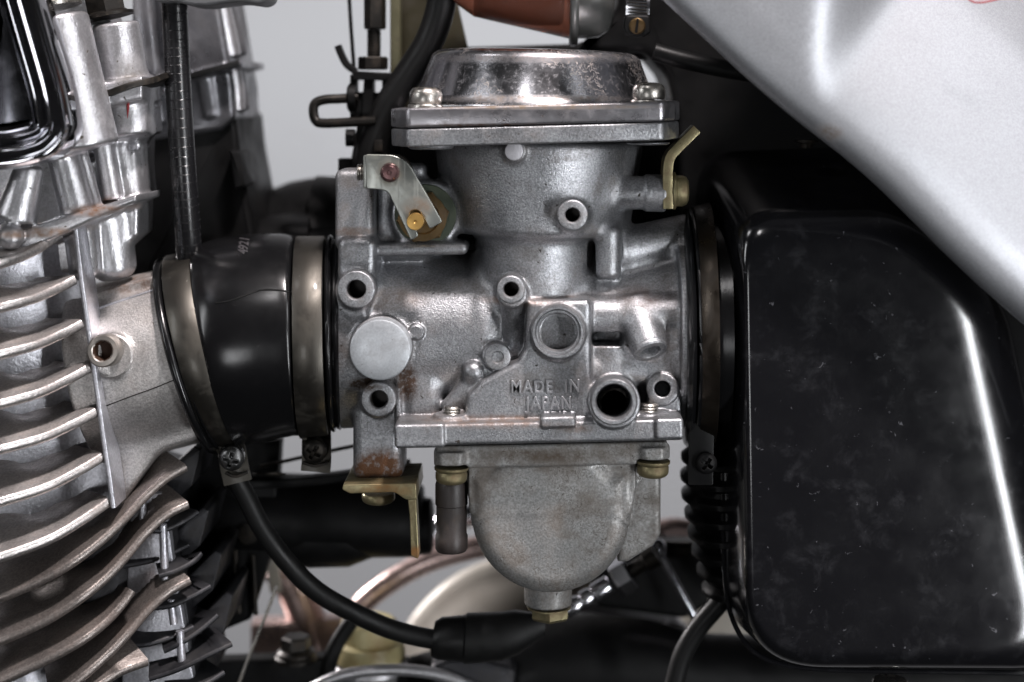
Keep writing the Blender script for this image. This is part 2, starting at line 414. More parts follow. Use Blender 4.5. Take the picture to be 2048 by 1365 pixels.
M_POL = surf('polished_aluminium', srgb(205, 205, 210), 1.0, .20, (900, .00001), (srgb(150, 142, 142), .36, 600), (srgb(90, 80, 76), .67, 900), .06,
             [(q(1070, 198, 250), (270, 10, 300), srgb(116, 98, 82), .7, 500), (q(1070, 118, 100), (260, 16, 300), srgb(120, 108, 104), .7, 420)], worms=(srgb(196, 186, 180), .52, 330), metal_dirt=.8)
M_STEEL = surf('worn_steel', srgb(176, 172, 166), 1.0, .26, (1500, .00003), (srgb(96, 80, 62), .4, 260))
M_LEVER = surf('zinc_plate', srgb(146, 148, 143), .92, .36, (1400, .00002), (srgb(112, 112, 96), .3, 200), None, .06,
               [(q(835, 415, 240), (36, 26, 60), srgb(104, 80, 58), .7, 300), (q(780, 345, 240), (34, 34, 60), srgb(104, 90, 70), .6, 300)], scratches=(.12, 900, 40))
M_YZINC = surf('yellow_zinc', srgb(140, 132, 102), .85, .36, (1600, .00007), (srgb(88, 66, 40), .6, 150), (srgb(70, 52, 30), .68, 500), .08,
               [(q(770, 985, 200), (60, 18, 200), srgb(124, 82, 32), .7, 260), (q(835, 1108, 200), (24, 14, 200), srgb(120, 76, 30), .7, 260)])
M_OLIVE = surf('band_steel', srgb(82, 79, 74), .95, .40, (2600, .00002), (srgb(66, 62, 54), .4, 90), (srgb(150, 148, 140), .72, 900), .06, coat=.1)
M_BRASS = surf('brass', srgb(188, 150, 88), .95, .34, (1800, .00002), (srgb(120, 88, 44), .2, 200))
M_OLDBRASS = surf('tarnished_brass', srgb(92, 74, 48), .85, .42, (1600, .00005), (srgb(70, 54, 36), .55, 200))
M_PATINA = surf('green_patina_washer', srgb(70, 77, 66), .5, .5, (1400, .00008), (srgb(66, 72, 52), .6, 300))
M_DKPIN = surf('bronzed_pin', srgb(120, 92, 92), .95, .3, (1500, .00003), (srgb(60, 40, 34), .3, 300))
M_RUB = surf('black_rubber', (.005, .005, .0055, 1), 0, .22, (2200, .000008), (srgb(30, 28, 28), .1, 200), None, .04, coat=.0, lumps=(90, .00004))
M_RUBM = surf('matt_rubber', (.006, .006, .006, 1), 0, .45, (1500, .00005), (srgb(26, 24, 22), .2, 100), spec=.25)
M_CABLE = surf('cable_sheath', (.008, .008, .009, 1), 0, .28, (1500, .00003), None, None, .05)
M_BOX = surf('black_gloss_plastic', (.006, .006, .0072, 1), .0, .16, (2400, .000012), (srgb(44, 44, 47), .30, 110), (srgb(78, 78, 82), .68, 420), .03, lumps=(70, .00003), spec=.75, rdirt=.07)
M_BLK = surf('black_paint', (.004, .004, .0042, 1), 0, .5, (1200, .00003), (srgb(22, 20, 18), .2, 80), spec=.18)
M_BLKMET = surf('dark_metal', srgb(44, 42, 40), .85, .42, (1500, .00005), (srgb(52, 42, 30), .5, 160))
M_HEAD = surf('silver_engine_paint', srgb(188, 188, 194), .82, .38, (1300, .00010), (srgb(112, 100, 94), .25, 60), (srgb(70, 60, 54), .70, 400), .06, lumps=(200, .00016), mott=(1100, .14))
M_HEADB = surf('rough_silver_casting', srgb(196, 195, 198), .85, .34, (1500, .00010), (srgb(84, 80, 74), .30, 70), (srgb(60, 54, 44), .66, 300), .06, lumps=(240, .00022), mott=(1200, .1), stains=[(q(210, 420, 200), (90, 16, 200), srgb(120, 84, 56), .9, 300), (q(80, 462, 200), (120, 14, 200), srgb(130, 96, 66), .8, 300), (q(258, 150, 160), (34, 50, 90), srgb(96, 92, 88), .9, 200), (q(100, 212, 200), (110, 12, 200), srgb(140, 120, 96), .8, 300)])
M_PORT = surf('port_casting', srgb(190, 186, 184), .8, .40, (2000, .00016), (srgb(110, 96, 86), .3, 60), (srgb(80, 66, 56), .70, 500), .06,
              [(q(240, 570, 120), (110, 30, 200), srgb(104, 84, 72), .9, 300), (q(380, 560, 120), (60, 60, 200), srgb(90, 70, 56), .6, 300)], mott=(1400, .2))
M_FIN = surf('barrel_fin_paint', srgb(124, 117, 113), .75, .40, (1300, .00010), (srgb(70, 54, 44), .5, 70), (srgb(150, 136, 126), .70, 500), .06, mott=(1300, .25))
M_HEADFIN = surf('head_fin_paint', srgb(176, 171, 169), .86, .34, (1500, .00010), (srgb(108, 92, 80), .4, 60), (srgb(80, 62, 50), .68, 400), .06, lumps=(240, .0001), mott=(1200, .2))
M_CHROME = surf('chrome', srgb(205, 205, 210), 1.0, .07, None, None, None, .03)
M_CHROMES = surf('satin_chrome', srgb(200, 200, 205), 1.0, .2, None, None, None, .06)
M_PANEL = surf('silver_metallic_paint', srgb(166, 167, 171), .8, .45, (2200, .00005), None, None, .02, [(q(1655, 270, 380), (40, 26, 40), srgb(96, 80, 66), .8, 900), (q(1385, 55, 380), (14, 9, 40), srgb(80, 76, 74), .9, 900)], mott=(1900, .10))
M_DARKCAST = surf('dark_engine_casting', srgb(52, 52, 55), .7, .42, (900, .00008), (srgb(40, 36, 32), .4, 50))
M_WALL = surf('backdrop_paper', (.43, .44, .455, 1), 0, .9, None, None, None, .02)
M_PINK = surf('copper_tinted_metal', srgb(196, 172, 166), .7, .32, None, (srgb(110, 80, 72), .3, 30))
M_CREAM = surf('cream_cover', srgb(188, 182, 172), .1, .5, None, (srgb(150, 130, 112), .4, 14))
M_CAP = surf('yellowed_plastic', srgb(196, 184, 138), 0, .4, None, (srgb(150, 100, 40), .4, 40))
M_REDP = surf('red_paint', srgb(150, 20, 28), 0, .4, None)

# ================================================================ CARBURETTOR
CARB = thing('carburetor', 'large cast carburettor with polished domed lid and round bowl, embossed MADE IN JAPAN', 'carburetor', (1080, 700, 0))
# ---- main casting
H = 2.6
g = Cast((655, 278, -215), (1400, 985, 300), H)
g.add(sd_cyl(q(735, 668, 0), q(985, 664, 0), 172, 160, 14), 0)
g.add(sd_cyl(q(960, 664, 0), q(1225, 660, 0), 158, 160, 10), 20)
g.add(sd_cyl(q(1200, 660, 0), q(1372, 655, 0), 158, 176, 6), 24)
g.add(sd_cyl(q(1346, 655, 0), q(1366, 655, 0), 200, 202, 5), 10)
g.add(sd_cyl(q(684, 668, 0), q(752, 668, 0), 186, 182, 8), 10)
g.add(sd_cyl(A_(1078, 280, 15), A_(1074, 462, 15), 208, 182, 16), 0)                    # diaphragm chamber
g.add(sd_cyl(A_(1070, 440, 60), A_(1070, 600, 60), 118, 112, 6), 22)                    # slide neck
g.add(sd_cyl(q(1217, 455, 130), q(1217, 556, 130), 26, 24, 12), 16)
g.add(sd_cap(q(1250, 500, 70), q(1370, 480, 40), 44, 50), 20)                           # shoulder on the right
g.add(sd_boxq(752, 935, 488, 512, 20, 150, 10, -1), 16)                               # rib over the barrel
g.add(sd_boxq(756, 850, 330, 520, 0, 100, 12), 18)
g.add(sd_cyl(q(852, 430, 20), q(852, 430, 128), 70, 66, 8), 18)                         # boss behind the hex nut
g.add(sd_boxq(669, 747, 340, 500, 40, 146, 14), 8)                                    # left post
g.add(sd_boxq(674, 752, 476, 560, 40, 164, 16), 8)
g.add(sd_cyl(q(712, 580, 40), q(712, 580, 186), 33, None, 4), 22)
g.add(sd_boxq(690, 758, 560, 690, 20, 140, 14), 14)
g.add(sd_cyl(q(762, 694, 60), q(762, 694, 222), 57, None, 4), 12)                       # plugged boss
g.add(sd_cyl(q(833, 664, 120), q(833, 664, 178), 15, None, 3), 4)
g.add(sd_cyl(q(712, 640, 120), q(712, 640, 168), 14, None, 4), 5)
g.add(sd_cyl(q(757, 800, 60), q(757, 800, 186), 31, None, 4), 12)
g.add(sd_boxq(704, 806, 745, 966, 30, 144, 22), 8)                                    # lower left column
g.add(sd_boxq(790, 802, 738, 862, 100, 158, 5), 5)
g.add(sd_boxq(804, 882, 752, 850, 30, 158, 26), 16)
g.add(sd_prism([(1054, 602), (1176, 600), (1184, 612), (1184, 860), (934, 860), (930, 822), (936, 792), (962, 764), (1000, 742), (1036, 724), (1049, 700)], 40, 206, 13), 9)
g.add(sd_cyl(q(1024, 586, 60), q(1024, 586, 206), 29, None, 5), 12)
g.add(sd_cyl(q(1026, 600, 176), q(1030, 706, 146), 25, 20, 6), 5)
g.add(sd_cyl(q(1116, 665, 150), q(1116, 665, 224), 51, None, 4), 8)
g.add(sd_cyl(q(995, 715, 90), q(991, 713, 178), 26, None, 3), 10)
g.add(sd_cap(q(905, 812, 150), q(950, 752, 160), 20, 16), 12); g.add(sd_cap(q(950, 752, 160), q(992, 735, 150), 16, 14), 10)
g.add(sd_ell(q(946, 742, 166), (20, 18, 18)), 10)
g.add(sd_cyl(q(1150, 634, 140), q(1372, 626, 140), 37, 37, 8), 10)                      # upper gallery
g.add(sd_cyl(q(1268, 612, 130), q(1300, 700, 196), 37, 34, 4), 14)
g.add(sd_cyl(q(1160, 738, 140), q(1340, 742, 130), 30, 26, 10), 10)
g.add(sd_box(q(1352, 672, 128), (9, 34, 20), 8), 5)
g.cut(sd_boxq(1186, 1250, 676, 704, 100, 230, 8), 5)
g.cut(sd_cyl(q(1300, 701, 196)-unit(q(1303, 708, 196)-q(1268, 612, 130))*34, q(1300, 701, 196)+unit(q(1303, 708, 196)-q(1268, 612, 130))*40, 19, None, 2), 2)
g.add(sd_cyl(q(1228, 800, 60), q(1228, 805, 282), 48, None, 4), 12)
g.cut(sd_cyl(q(1228, 805, 110), q(1228, 805, 330), 35, None, 3), 2)
g.cut(sd_cyl(q(1116, 665, 188), q(1116, 665, 330), 37, None, 2), 2)
g.add(sd_cyl(q(1325, 778, 80), q(1325, 778, 172), 31, None, 3), 2)
g.add(sd_boxq(1297, 1362, 780, 840, 100, 172, 3), 2)
g.cut(sd_cyl(q(1325, 778, 70), q(1325, 778, 260), 15, None, 2), 2)
fy = 868
g.add(sd_boxq(790, 1366, 845, 888, -170, 240, 6, -1.2), 5)                   # bowl flange
g.add(sd_boxq(788, 890, 849, 898, 90, 246, 7, -1.0), 2)
g.add(sd_boxq(1310, 1368, 838, 881, 90, 248, 7, -1.2), 2)
g.add(sd_boxq(1081, 1151, 834, 857, 140, 248, 5, -1.2), 2)
g.add(sd_cyl(q(903, 827, 185), q(903, 862, 185), 34, 36, 4), 8)
g.add(sd_cyl(q(1300, 822, 185), q(1300, 856, 185), 32, 34, 4), 8)
g.add(sd_cyl(q(1190, 384, 90), q(1250, 384, 118), 60, 34, 20), 30)                      # fillet towards the side arm
g.add(sd_cyl(q(1225, 386, 118), q(1296, 386, 124), 33, 32, 3), 8)
g.add(sd_cyl(q(1288, 386, 124), q(1332, 387, 124), 36, 36, 4), 3)
g.add(sd_cyl(q(1145, 431, 120), q(1145, 431, 214), 28, None, 4), 16)
g.add(sd_cyl(q(1030, 303, 150), q(1030, 303, 226), 20, None, 4), 12)
g.add(sd_cyl(q(862, 278, 190), q(862, 299, 190), 48, 42, 5), 6); g.add(sd_cyl(q(1296, 270, 190), q(1296, 290, 190), 46, 40, 5), 6)
for x, y, z, r in ((712, 580, 204, 19), (757, 800, 204, 18), (1022, 580, 236, 15), (1145, 431, 238, 14.5)):
    c = q(x, y, z); g.cut(sd_cyl(c-A_(0, 0, 60), c+A_(0, 0, 40), (r+1.5)*kz(z), None, 1), 1)
part('cast_body', [g.mesh()], M_CAST, CARB, smooth=180)

def ysec(poly, y0, y1, tilt, bev):      # plan outline (x, z) extruded along y
    P = np.array(poly, float); c = A_(1070, y0, 0); ca, sa = math.cos(R(tilt)), math.sin(R(tilt))
    return extr(P, c, (ca, sa, 0), (0, 0, 1), (-sa, ca, 0), y1-y0, bev, 3, True)
def chamf(hw, cw, f, b, r=10):
    return roundpoly([(-cw, f), (cw, f), (hw, f-118), (hw, -b+118), (cw, -b), (-cw, -b), (-hw, -b+118), (-hw, f-118)], r, 4)
part('chamber_flange', [ysec(chamf(275, 236, 262, 230), 247.5, 281, -1.5, 4)], M_CAST, CARB)
COVER = part('diaphragm_cover_rim', [ysec(chamf(276, 237, 264, 232), 209, 245.5, -1.5, 5)], M_FLANGE, CARB)
prof = [(252, -4), (250, 0), (243, 5), (238, 16), (210, 86)]
prof += [(210-26*(1-math.cos(t))-2*t, 86+20*math.sin(t)) for t in np.linspace(.15, math.pi/2, 8)]+[(150, 108), (60, 109), (.1, 109)]
part('domed_lid', [lathe(A_(1070, 210, 6), (0.026, -1, 0), prof, 128)], M_POL, CARB)

# ---- screws
def panhead(c, axis, r, h, washer=True, slot='cross', wr=1.08):
    c = np.asarray(c, float); a = unit(axis); out = []
    if washer: out.append(lathe(c, a, [(r*wr, 0), (r*wr, 4.0), (r*(wr-.05), 6.0), (r*.5, 6)], 32)); b0 = 7.5
    else: b0 = 0
    pr = [(r*.93, b0), (r, b0+h*.15), (r, b0+h*.45)]+[(r-(r*.42)*(1-math.cos(t)), b0+h*.45+h*.45*math.sin(t)) for t in np.linspace(.2, 1.45, 6)]
    top = pr[-1]; pr += [(r*.45, b0+h*.93), (r*.42, b0+h*.55), (.1, b0+h*.5)] if slot == 'cross' else [(.1, b0+h*.95)]
    out.append(lathe(c, a, pr, 36)); return out
def phillips(c, axis, r, up=(0, 1, 0), seed=0):
    """pan head with a cross recess, cut in a small distance field and turned to face along axis"""
    c = np.asarray(c, float); key = 'ph'
    if key not in PH:
        s = Cast((-30, -30, -14), (30, 30, 26), .9)
        s.add(sd_cyl((0, 0, -8), (0, 0, 9), 25, None, 3), 0); s.add(sd_ell((0, 0, 6), (25, 25, 14)), 3)
        for rz in (35, 125):
            s.cut(sd_box((0, 0, 16), (16, 4.2, 13), 1.5, rz), 1.0)
        s.cut(sd_cap((0, 0, 2), (0, 0, 30), 3, 9), 1.0)
        PH[key] = s.mesh()
    V, F = PH[key]; a = unit(axis); u = unit(np.cross(np.asarray(up, float), a)); v = np.cross(a, u)
    P = V*(r/25.0); return (c+np.outer(P[:, 0], u)+np.outer(P[:, 1], v)+np.outer(P[:, 2], a), F)
PH = {}
for x, y in ((851, 216), (1297, 207)):
    s = part('cover_screw', panhead(q(x, y, 208), (0.026, -1, 0), 31, 34), M_STEEL, CARB, smooth=50)
for x, y, nm in ((903, 934, 0), (1306, 921, 0)):
    part('bowl_screw', panhead(q(x, y, 185), (-0.02, 1, 0), 30, 26), M_YZINC, CARB, smooth=50)
def thread(c, axis, r, L, pitch=5.5):
    pr = [(r*.8, 0)]; h = 0
    while h < L: pr += [(r, h+pitch*.3), (r, h+pitch*.5), (r*.86, h+pitch)]; h += pitch
    return lathe(c, axis, pr+[(.1, h+1)], 28)
part('screw_shank', [thread(q(904, 830, 186), (0.02, -1, 0), 16, 14)], M_STEEL, CARB)
part('screw_shank', [thread(q(1299, 824, 186), (0.02, -1, 0), 17, 15)], M_STEEL, CARB)

# ---- turned bosses
def boss(name, x, y, z0, z1, ro, ri, depth, mat, label=None, lip=3):
    k_ = kz(z1); ro *= k_; ri *= k_; c = q(x, y, z1); c[2] = z0; L = z1-z0
    pr = [(ro, 0), (ro, L-lip), (ro-lip*.35, L-lip*.3), (ro-lip, L), (ri+2, L), (ri, L-2.5), (ri, L-depth), (.1, L-depth-1)]
    if ri < 12: return part(name, [lathe(c, (0, 0, 1), pr, 48)], mat, CARB, label, smooth=40)
    o = part(name, [lathe(c, (0, 0, 1), pr[:5]+[(ri, L-2.5), (ri-.5, L-9)], 48, True, False)], mat, CARB, label, smooth=40)
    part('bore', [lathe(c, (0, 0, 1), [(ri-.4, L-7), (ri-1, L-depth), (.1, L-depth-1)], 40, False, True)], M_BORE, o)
    return o
M_LET = surf('highlit_letter_metal', srgb(164, 164, 167), .8, .40, (1600, .00003))  # paler letters stand in for highlights along their raised edges
M_BORE = surf('shade_dark_bore', srgb(46, 42, 40), .3, .6, (1200, .0001))  # dark colour stands in for the shade deep in the bores
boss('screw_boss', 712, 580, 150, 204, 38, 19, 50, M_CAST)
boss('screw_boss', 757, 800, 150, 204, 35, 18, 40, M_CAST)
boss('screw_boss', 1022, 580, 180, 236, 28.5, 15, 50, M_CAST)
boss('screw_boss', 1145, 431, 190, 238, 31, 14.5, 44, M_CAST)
boss('jet_boss', 995, 715, 170, 196, 27, 11, 6, M_CAST)
part('idle_jet', [lathe(q(997, 714, 184), (0, 0, 1), [(11, 0), (11, 3), (6, 5), (4, 5)], 24)], M_BRASS, CARB)
for r0, r1, zz in ((52, 45, 236), (45, 38.5, 230)):
    part('port_rim', [lathe(q(1116, 665, zz)-A_(0, 0, 26), (0, 0, 1), [(r0*.93, 0), (r0*.93, 24), (r0*.91, 26), (r1*.93+1, 26), (r1*.93, 24), (r1*.93, 0)], 64, False, False)], M_CAST, CARB)
c = q(1228, 805, 300); c[2] = 262
part('inlet_rim', [lathe(c, (0, 0, 1), [(48*.906, 0), (48*.906, 30), (46*.906, 35), (44*.906, 37), (38*.906, 37), (35*.906, 33), (34.5*.906, 0)], 64, False, False)], M_CAST, CARB)
part('inlet_seat', [lathe(q(1228, 805, 130), (0, 0, 1), [(28, 0), (28, 4), (24, 6), (24, 0)], 40)], M_STEEL, CARB)
u_ = unit(q(1303, 708, 196)-q(1268, 612, 130)); c = q(1300, 701, 196)-u_*12
part('vent_nozzle', [lathe(c, u_, [(33, -2), (33.5, 0), (33.5, 13), (31, 16), (21, 16), (19, 13), (18.5, -20), (.1, -22)], 48)], M_CAST, CARB)
part('welch_plug', [lathe(q(764, 694, 206), (0, 0, 1), [(56.5, 0), (56.5, 34), (55.5, 37.5), (53, 39), (20, 39.6), (.1, 39.8)], 96)], surf('plug_aluminium', srgb(178, 182, 186), .6, .42, (1500, .00001), (srgb(120, 122, 124), .6, 200), (srgb(80, 80, 78), .66, 900), .08, scratches=(.2, 300, 80), mott=(1500, .1)), CARB, 'smooth pale round cap')
part('locating_pin', [lathe(q(1028, 303, 238)-A_(0, 0, 25), (0, 0, 1), [(17.5, 0), (17.5, 22), (16.5, 24), (14, 25), (.1, 25.5)], 40)], surf('pale_pin', srgb(190, 188, 192), .6, .5, (1500, .00008)), CARB)
part('casting_tab', [lathe(q(833, 664, 170), (0, 0, 1), [(13, 0), (13, 7), (11, 9), (.1, 9)], 28)], M_CAST, CARB)

# ---- embossed lettering
def lettering(txt, x, y, z, size, rot, ext, mat, parent, wrap=None, name='lettering', space=1.0, xs=1.0):
    cu = bpy.data.curves.new('t', 'FONT'); cu.body = txt; cu.size = 1.0; cu.align_x = 'CENTER'; cu.align_y = 'CENTER'; cu.space_character = space
    cu.extrude = 0.10; cu.bevel_depth = 0.022; cu.bevel_resolution = 1; cu.offset = 0.004; cu.resolution_u = 6
    o = bpy.data.objects.new('t', cu); COL.objects.link(o)
    dg = bpy.context.evaluated_depsgraph_get(); me = bpy.data.meshes.new_from_object(o.evaluated_get(dg))
    V = np.array([v.co[:] for v in me.vertices]); F = [list(p.vertices) for p in me.polygons]
    bpy.data.objects.remove(o); bpy.data.curves.remove(cu); bpy.data.meshes.remove(me)
    ca, sa = math.cos(R(rot)), math.sin(R(rot)); X, Y = V[:, 0]*size*xs, -V[:, 1]*size
    c = q(x, y, z); P = np.c_[c[0]+ca*X-sa*Y, c[1]+sa*X+ca*Y, c[2]+V[:, 2]/.12*ext]
    if wrap: P = wrap(P)
    c0 = W(P).mean(0)
    return part(name, [(P, F)], mat, parent, smooth=50)
lettering("MADE  IN", 1091, 774, 206, 33, -1.0, 5.0, M_LET, CARB, space=1.18, xs=.80)
lettering("JAPAN", 1098, 807, 206, 33, -1.0, 5.0, M_LET, CARB, space=1.18, xs=.80)

# ---- choke lever and its pivot
nutc = q(851, 430, 128)
part('pivot_washer', [lathe(nutc, (0, 0, 1), [(59, 0), (59, 5), (57, 7), (30, 7)], 64)], M_PATINA, CARB, 'green tarnished washer')
NUT = part('hex_nut', [lathe(nutc+A_(-4, 3, 7), (0, 0, 1), [(51, 0), (51, 12), (47, 15), (34, 16)], 6, ph=.35), lathe(nutc+A_(-4, 3, 7), (0, 0, 1), [(46, 8), (46, 17), (33, 19), (30, 17), (29, -4), (.1, -6)], 48)], M_OLDBRASS, CARB)
part('plunger_shaft', [lathe(nutc+A_(-2, 2, 3), (0, 0, 1), [(27, 0), (27, 16), (25, 18), (.1, 18)], 40)], M_BLKMET, CARB)
lev = [(731, 309), (793, 311), (812, 322), (826, 343), (884, 438), (881, 448), (862, 458), (856, 452), (833, 414), (822, 420), (820, 430), (826, 444), (838, 464), (838, 474), (825, 481), (818, 478), (774, 390), (764, 381), (738, 379), (732, 374)]
lv = [(731, 309), (790, 310), (818, 327), (885, 444), (860, 459), (838, 420), (822, 420), (817, 434), (838, 472), (822, 482), (776, 384), (762, 380), (732, 378)]
LEV = part('choke_lever', [prism(lv, 226, 236, 2, 3, rr=[4, 34, 34, 5, 5, 10, 10, 8, 6, 6, 14, 12, 4], n=5, bevb=True), bx(q(732, 343, 208)+A_(2, 0, 0), (4.5, 31, 26), 0, 2)], M_LEVER, CARB)
part('pivot_pin', [lathe(q(781, 345, 226), (0, 0, 1), [(18, 0), (18, 14), (15, 20), (12, 23), (5, 24), (4, 20), (.1, 20)], 36)], M_DKPIN, CARB, 'dark bronzed pin')
part('plunger_pin', [lathe(q(838, 436, 150), (0, 0, 1), [(16, 0), (16, 98), (15, 100), (3, 100.5), (1.5, 99), (.1, 99)], 40)], M_BRASS, CARB, 'brass pin')
part('return_spring', [tube([q(790, 345, 175)+A_(32*math.cos(t), 32*math.sin(t), t*1.6) for t in np.linspace(0, 22, 90)], 3.4, 8, 1)], M_BLKMET, CARB)
part('pivot_stud', [lathe(q(784, 345, 120), (0, 0, 1), [(30, 0), (30, 40), (24, 44), (14, 44), (14, 110)], 36)], M_STEEL, CARB)
part('set_screw', [thread(q(736, 345, 205), (-1, 0, 0), 16, 20, 5)], M_STEEL, CARB)

# ---- cable bracket on the right arm and its bolt
def strip(path, w_, t, z):
    P = np.asarray(path, float); P3 = [q(p[0], p[1], z) for p in P]
    return sweep(P3, roundpoly([(-t/2, -w_/2), (t/2, -w_/2), (t/2, w_/2), (-t/2, w_/2)], 2.0, 3), (0, 0, 1), 5)
part('cable_arm', [strip([(1391, 258), (1372, 277), (1352, 297), (1339, 312), (1334, 332), (1333, 370), (1334, 416)], 62, 19, 128)], M_YZINC, CARB, 'cranked zinc plated arm')
part('arm_bolt', [lathe(q(1344, 382, 126), (1, 0, 0), [(36, 0), (36, 6), (30, 8), (30, 20), (27, 27), (20, 31), (.1, 32)], 40)], M_YZINC, CARB)
# ---- angle bracket under the column
part('angle_bracket', [prism([(686, 970), (832, 967), (834, 1000), (812, 1001), (790, 985), (700, 988), (684, 980)], 20, 190, 2, 3, rr=[2, 3, 2, 6, 8, 3, 3], n=4, bevb=True), prism([(812, 972), (831, 969), (838, 1112), (836, 1119), (822, 1113), (819, 1030)], 150, 188.5, 2, 3, rr=2, n=4, bevb=True)], M_YZINC, CARB, 'yellow zinc angle bracket streaked with rust')
part('bracket_screw', panhead(q(757, 986, 95), (0, 1, 0), 32, 22, False), M_YZINC, CARB, smooth=50)
# ---- float bowl
g = Cast((860, 830, -180), (1350, 1190, 215), 2.5)
g.add(sd_boxq(870, 1336, 889, 934, -160, 200, 5, -1.2), 0)
g.add(sd_prism([(872, 928), (1330, 922), (1272, 985), (1264, 1030), (940, 1030), (932, 985)], -130, 178, 8), 4)
g.add(sd_prism([(938, 950), (1263, 945), (1263, 1060), (942, 1060)], -150, 190, 34), 6)
g.add(sd_cyl(q(1102, 1036, 190)*A_(1, 1, 0)+A_(0, 0, -150), q(1102, 1036, 190)*A_(1, 1, 0)+A_(0, 0, 190), 160*kz(190), None, 40), 4)
g.add(sd_prism([(1240, 915), (1322, 915), (1322, 1070), (1306, 1094), (1255, 1126), (1235, 1126)], -150, 92, 10), 8)
g.add(sd_cyl(q(903, 900, 185), q(903, 934, 185), 33, 32, 4), 6); g.add(sd_cyl(q(1306, 890, 185), q(1306, 920, 185), 32, 31, 4), 6)
g.add(sd_cyl(q(1096, 1150, 60), q(1096, 1213, 60), 48, 46, 4), 10)
g.cut(sd_boxq(866, 934, 940, 1060, 150, 240, 8), 3); g.cut(sd_boxq(1276, 1345, 928, 1000, 150, 240, 8), 3)
part('float_bowl', [g.mesh()], M_BOWL, CARB, smooth=180)
part('drain_plug', [lathe(q(1098, 1212, 60), (0, 1, 0), [(43, 0), (43, 3), (38, 5)], 40), lathe(q(1100, 1214, 60), (0, 1, 0), [(37, 0), (40, 2), (40, 17), (37, 21), (31, 24), (.1, 24)], 6, ph=.5)], M_YZINC, CARB, smooth=30)
part('overflow_cap', [lathe(q(903, 962, 150), (0, 1, 0), [(29, 0), (31, 6), (31, 44), (29, 46), (29, 100), (31, 104), (31, 128), (28, 133), (.1, 133)], 40)], surf('brown_black_rubber', srgb(44, 38, 36), 0, .5, (1500, .00006), (srgb(80, 66, 54), .3, 90)), CARB, 'brown black rubber cap')

from mathutils.bvhtree import BVHTree
def drape(geo, pts, h=0.0):               # lay photo-space points on a surface
    V, F = geo; bv = BVHTree.FromPolygons([tuple(v) for v in V], [list(f) for f in F]); o = Vector((FX, FY, D)); out = []
    for i, (x, y) in enumerate(pts):
        d = (Vector((x, y, 0))-o).normalized(); loc, nr, _, _ = bv.ray_cast(o, d)
        if loc is None: out.append(out[-1] if out else np.array(q(x, y, 0))); continue
        if nr.dot(d) > 0: nr = -nr
        hh = h[i] if hasattr(h, '__len__') else h
        out.append(np.array(loc)+np.array(nr)*hh)
    return np.array(out)
# ================================================================ INTAKE BOOT, CLAMPS
BOOT = thing('rubber_intake_boot', 'glossy black rubber boot marked 4921, clamped between the silver port and the carburettor', 'rubber boot', (500, 680, 0))
def rings(L, z=0, off=0, n=96): return [ringq(*r, z, n, off=off, sk=.085*(r[0] < 1000)-.035*(r[0] > 1000)) for r in L]
BOOTG = loft(rings([(384, 508, 484, 890), (388, 497, 492, 886), (393, 492, 500, 884), (412, 484, 515, 883), (440, 477, 533, 880), (470, 472, 552, 876), (500, 469, 566, 873), (530, 468, 580, 870), (560, 468, 590, 868), (575, 470, 597, 868), (583, 472, 600, 868), (588, 477, 602, 864), (590, 486, 603, 856), (650, 486, 660, 852)]))
part('boot_body', [BOOTG], M_RUB, BOOT, smooth=60)
LIP = part('boot_lip', [loft(rings([(312, 532, 424, 894), (313, 520, 428, 902), (320, 516, 436, 904), (328, 520, 441, 900), (331, 528, 443, 894), (333, 526, 446, 896), (338, 524, 450, 898), (342, 530, 452, 892)]))], M_RUB, BOOT, smooth=60)
part('boot_lip', [loft(rings([(652, 482, 662, 850), (654, 473, 663, 858), (660, 470, 668, 861), (665, 474, 672, 860), (667, 482, 674, 852), (669, 478, 676, 854), (675, 474, 682, 857), (681, 478, 686, 852), (684, 490, 690, 842)]))], M_RUB, BOOT, smooth=60)
def surf_tube(px, z0, r, mat, name, parent, cz=0, cy=None, rad=None):      # fine line lying on a horizontal barrel
    P = []
    for x, y, c_y, R_ in px:
        a = q(x, y, z0); dy = a[1]-q(x, c_y, 0)[1]; zz = math.sqrt(max(R_*R_-dy*dy, 1)); a = q(x, y, zz); P.append(a)
    return part(name, [tube(P, r, 8, 3)], mat, parent)
part('moulding_seam', [tube(drape(BOOTG, catmull([(431, 607, 0), (452, 604, 0), (476, 597, 0), (505, 586, 0), (520, 581, 0), (545, 580, 0), (566, 582, 0), (582, 586, 0)], 4)[:, :2], -.4), 2.0, 8, 1)], M_RUBM, BOOT)
def wrap_boot(P): return drape(BOOTG, P[:, :2], (P[:, 2]-0.0)*1.0)
k0 = q(0, 0, 0)
lettering("4921", 488, 492, 0, 27, -82, 1.6, surf('raised_rubber', srgb(60, 58, 60), 0, .3, None), BOOT, wrap_boot, space=1.0, xs=.62)

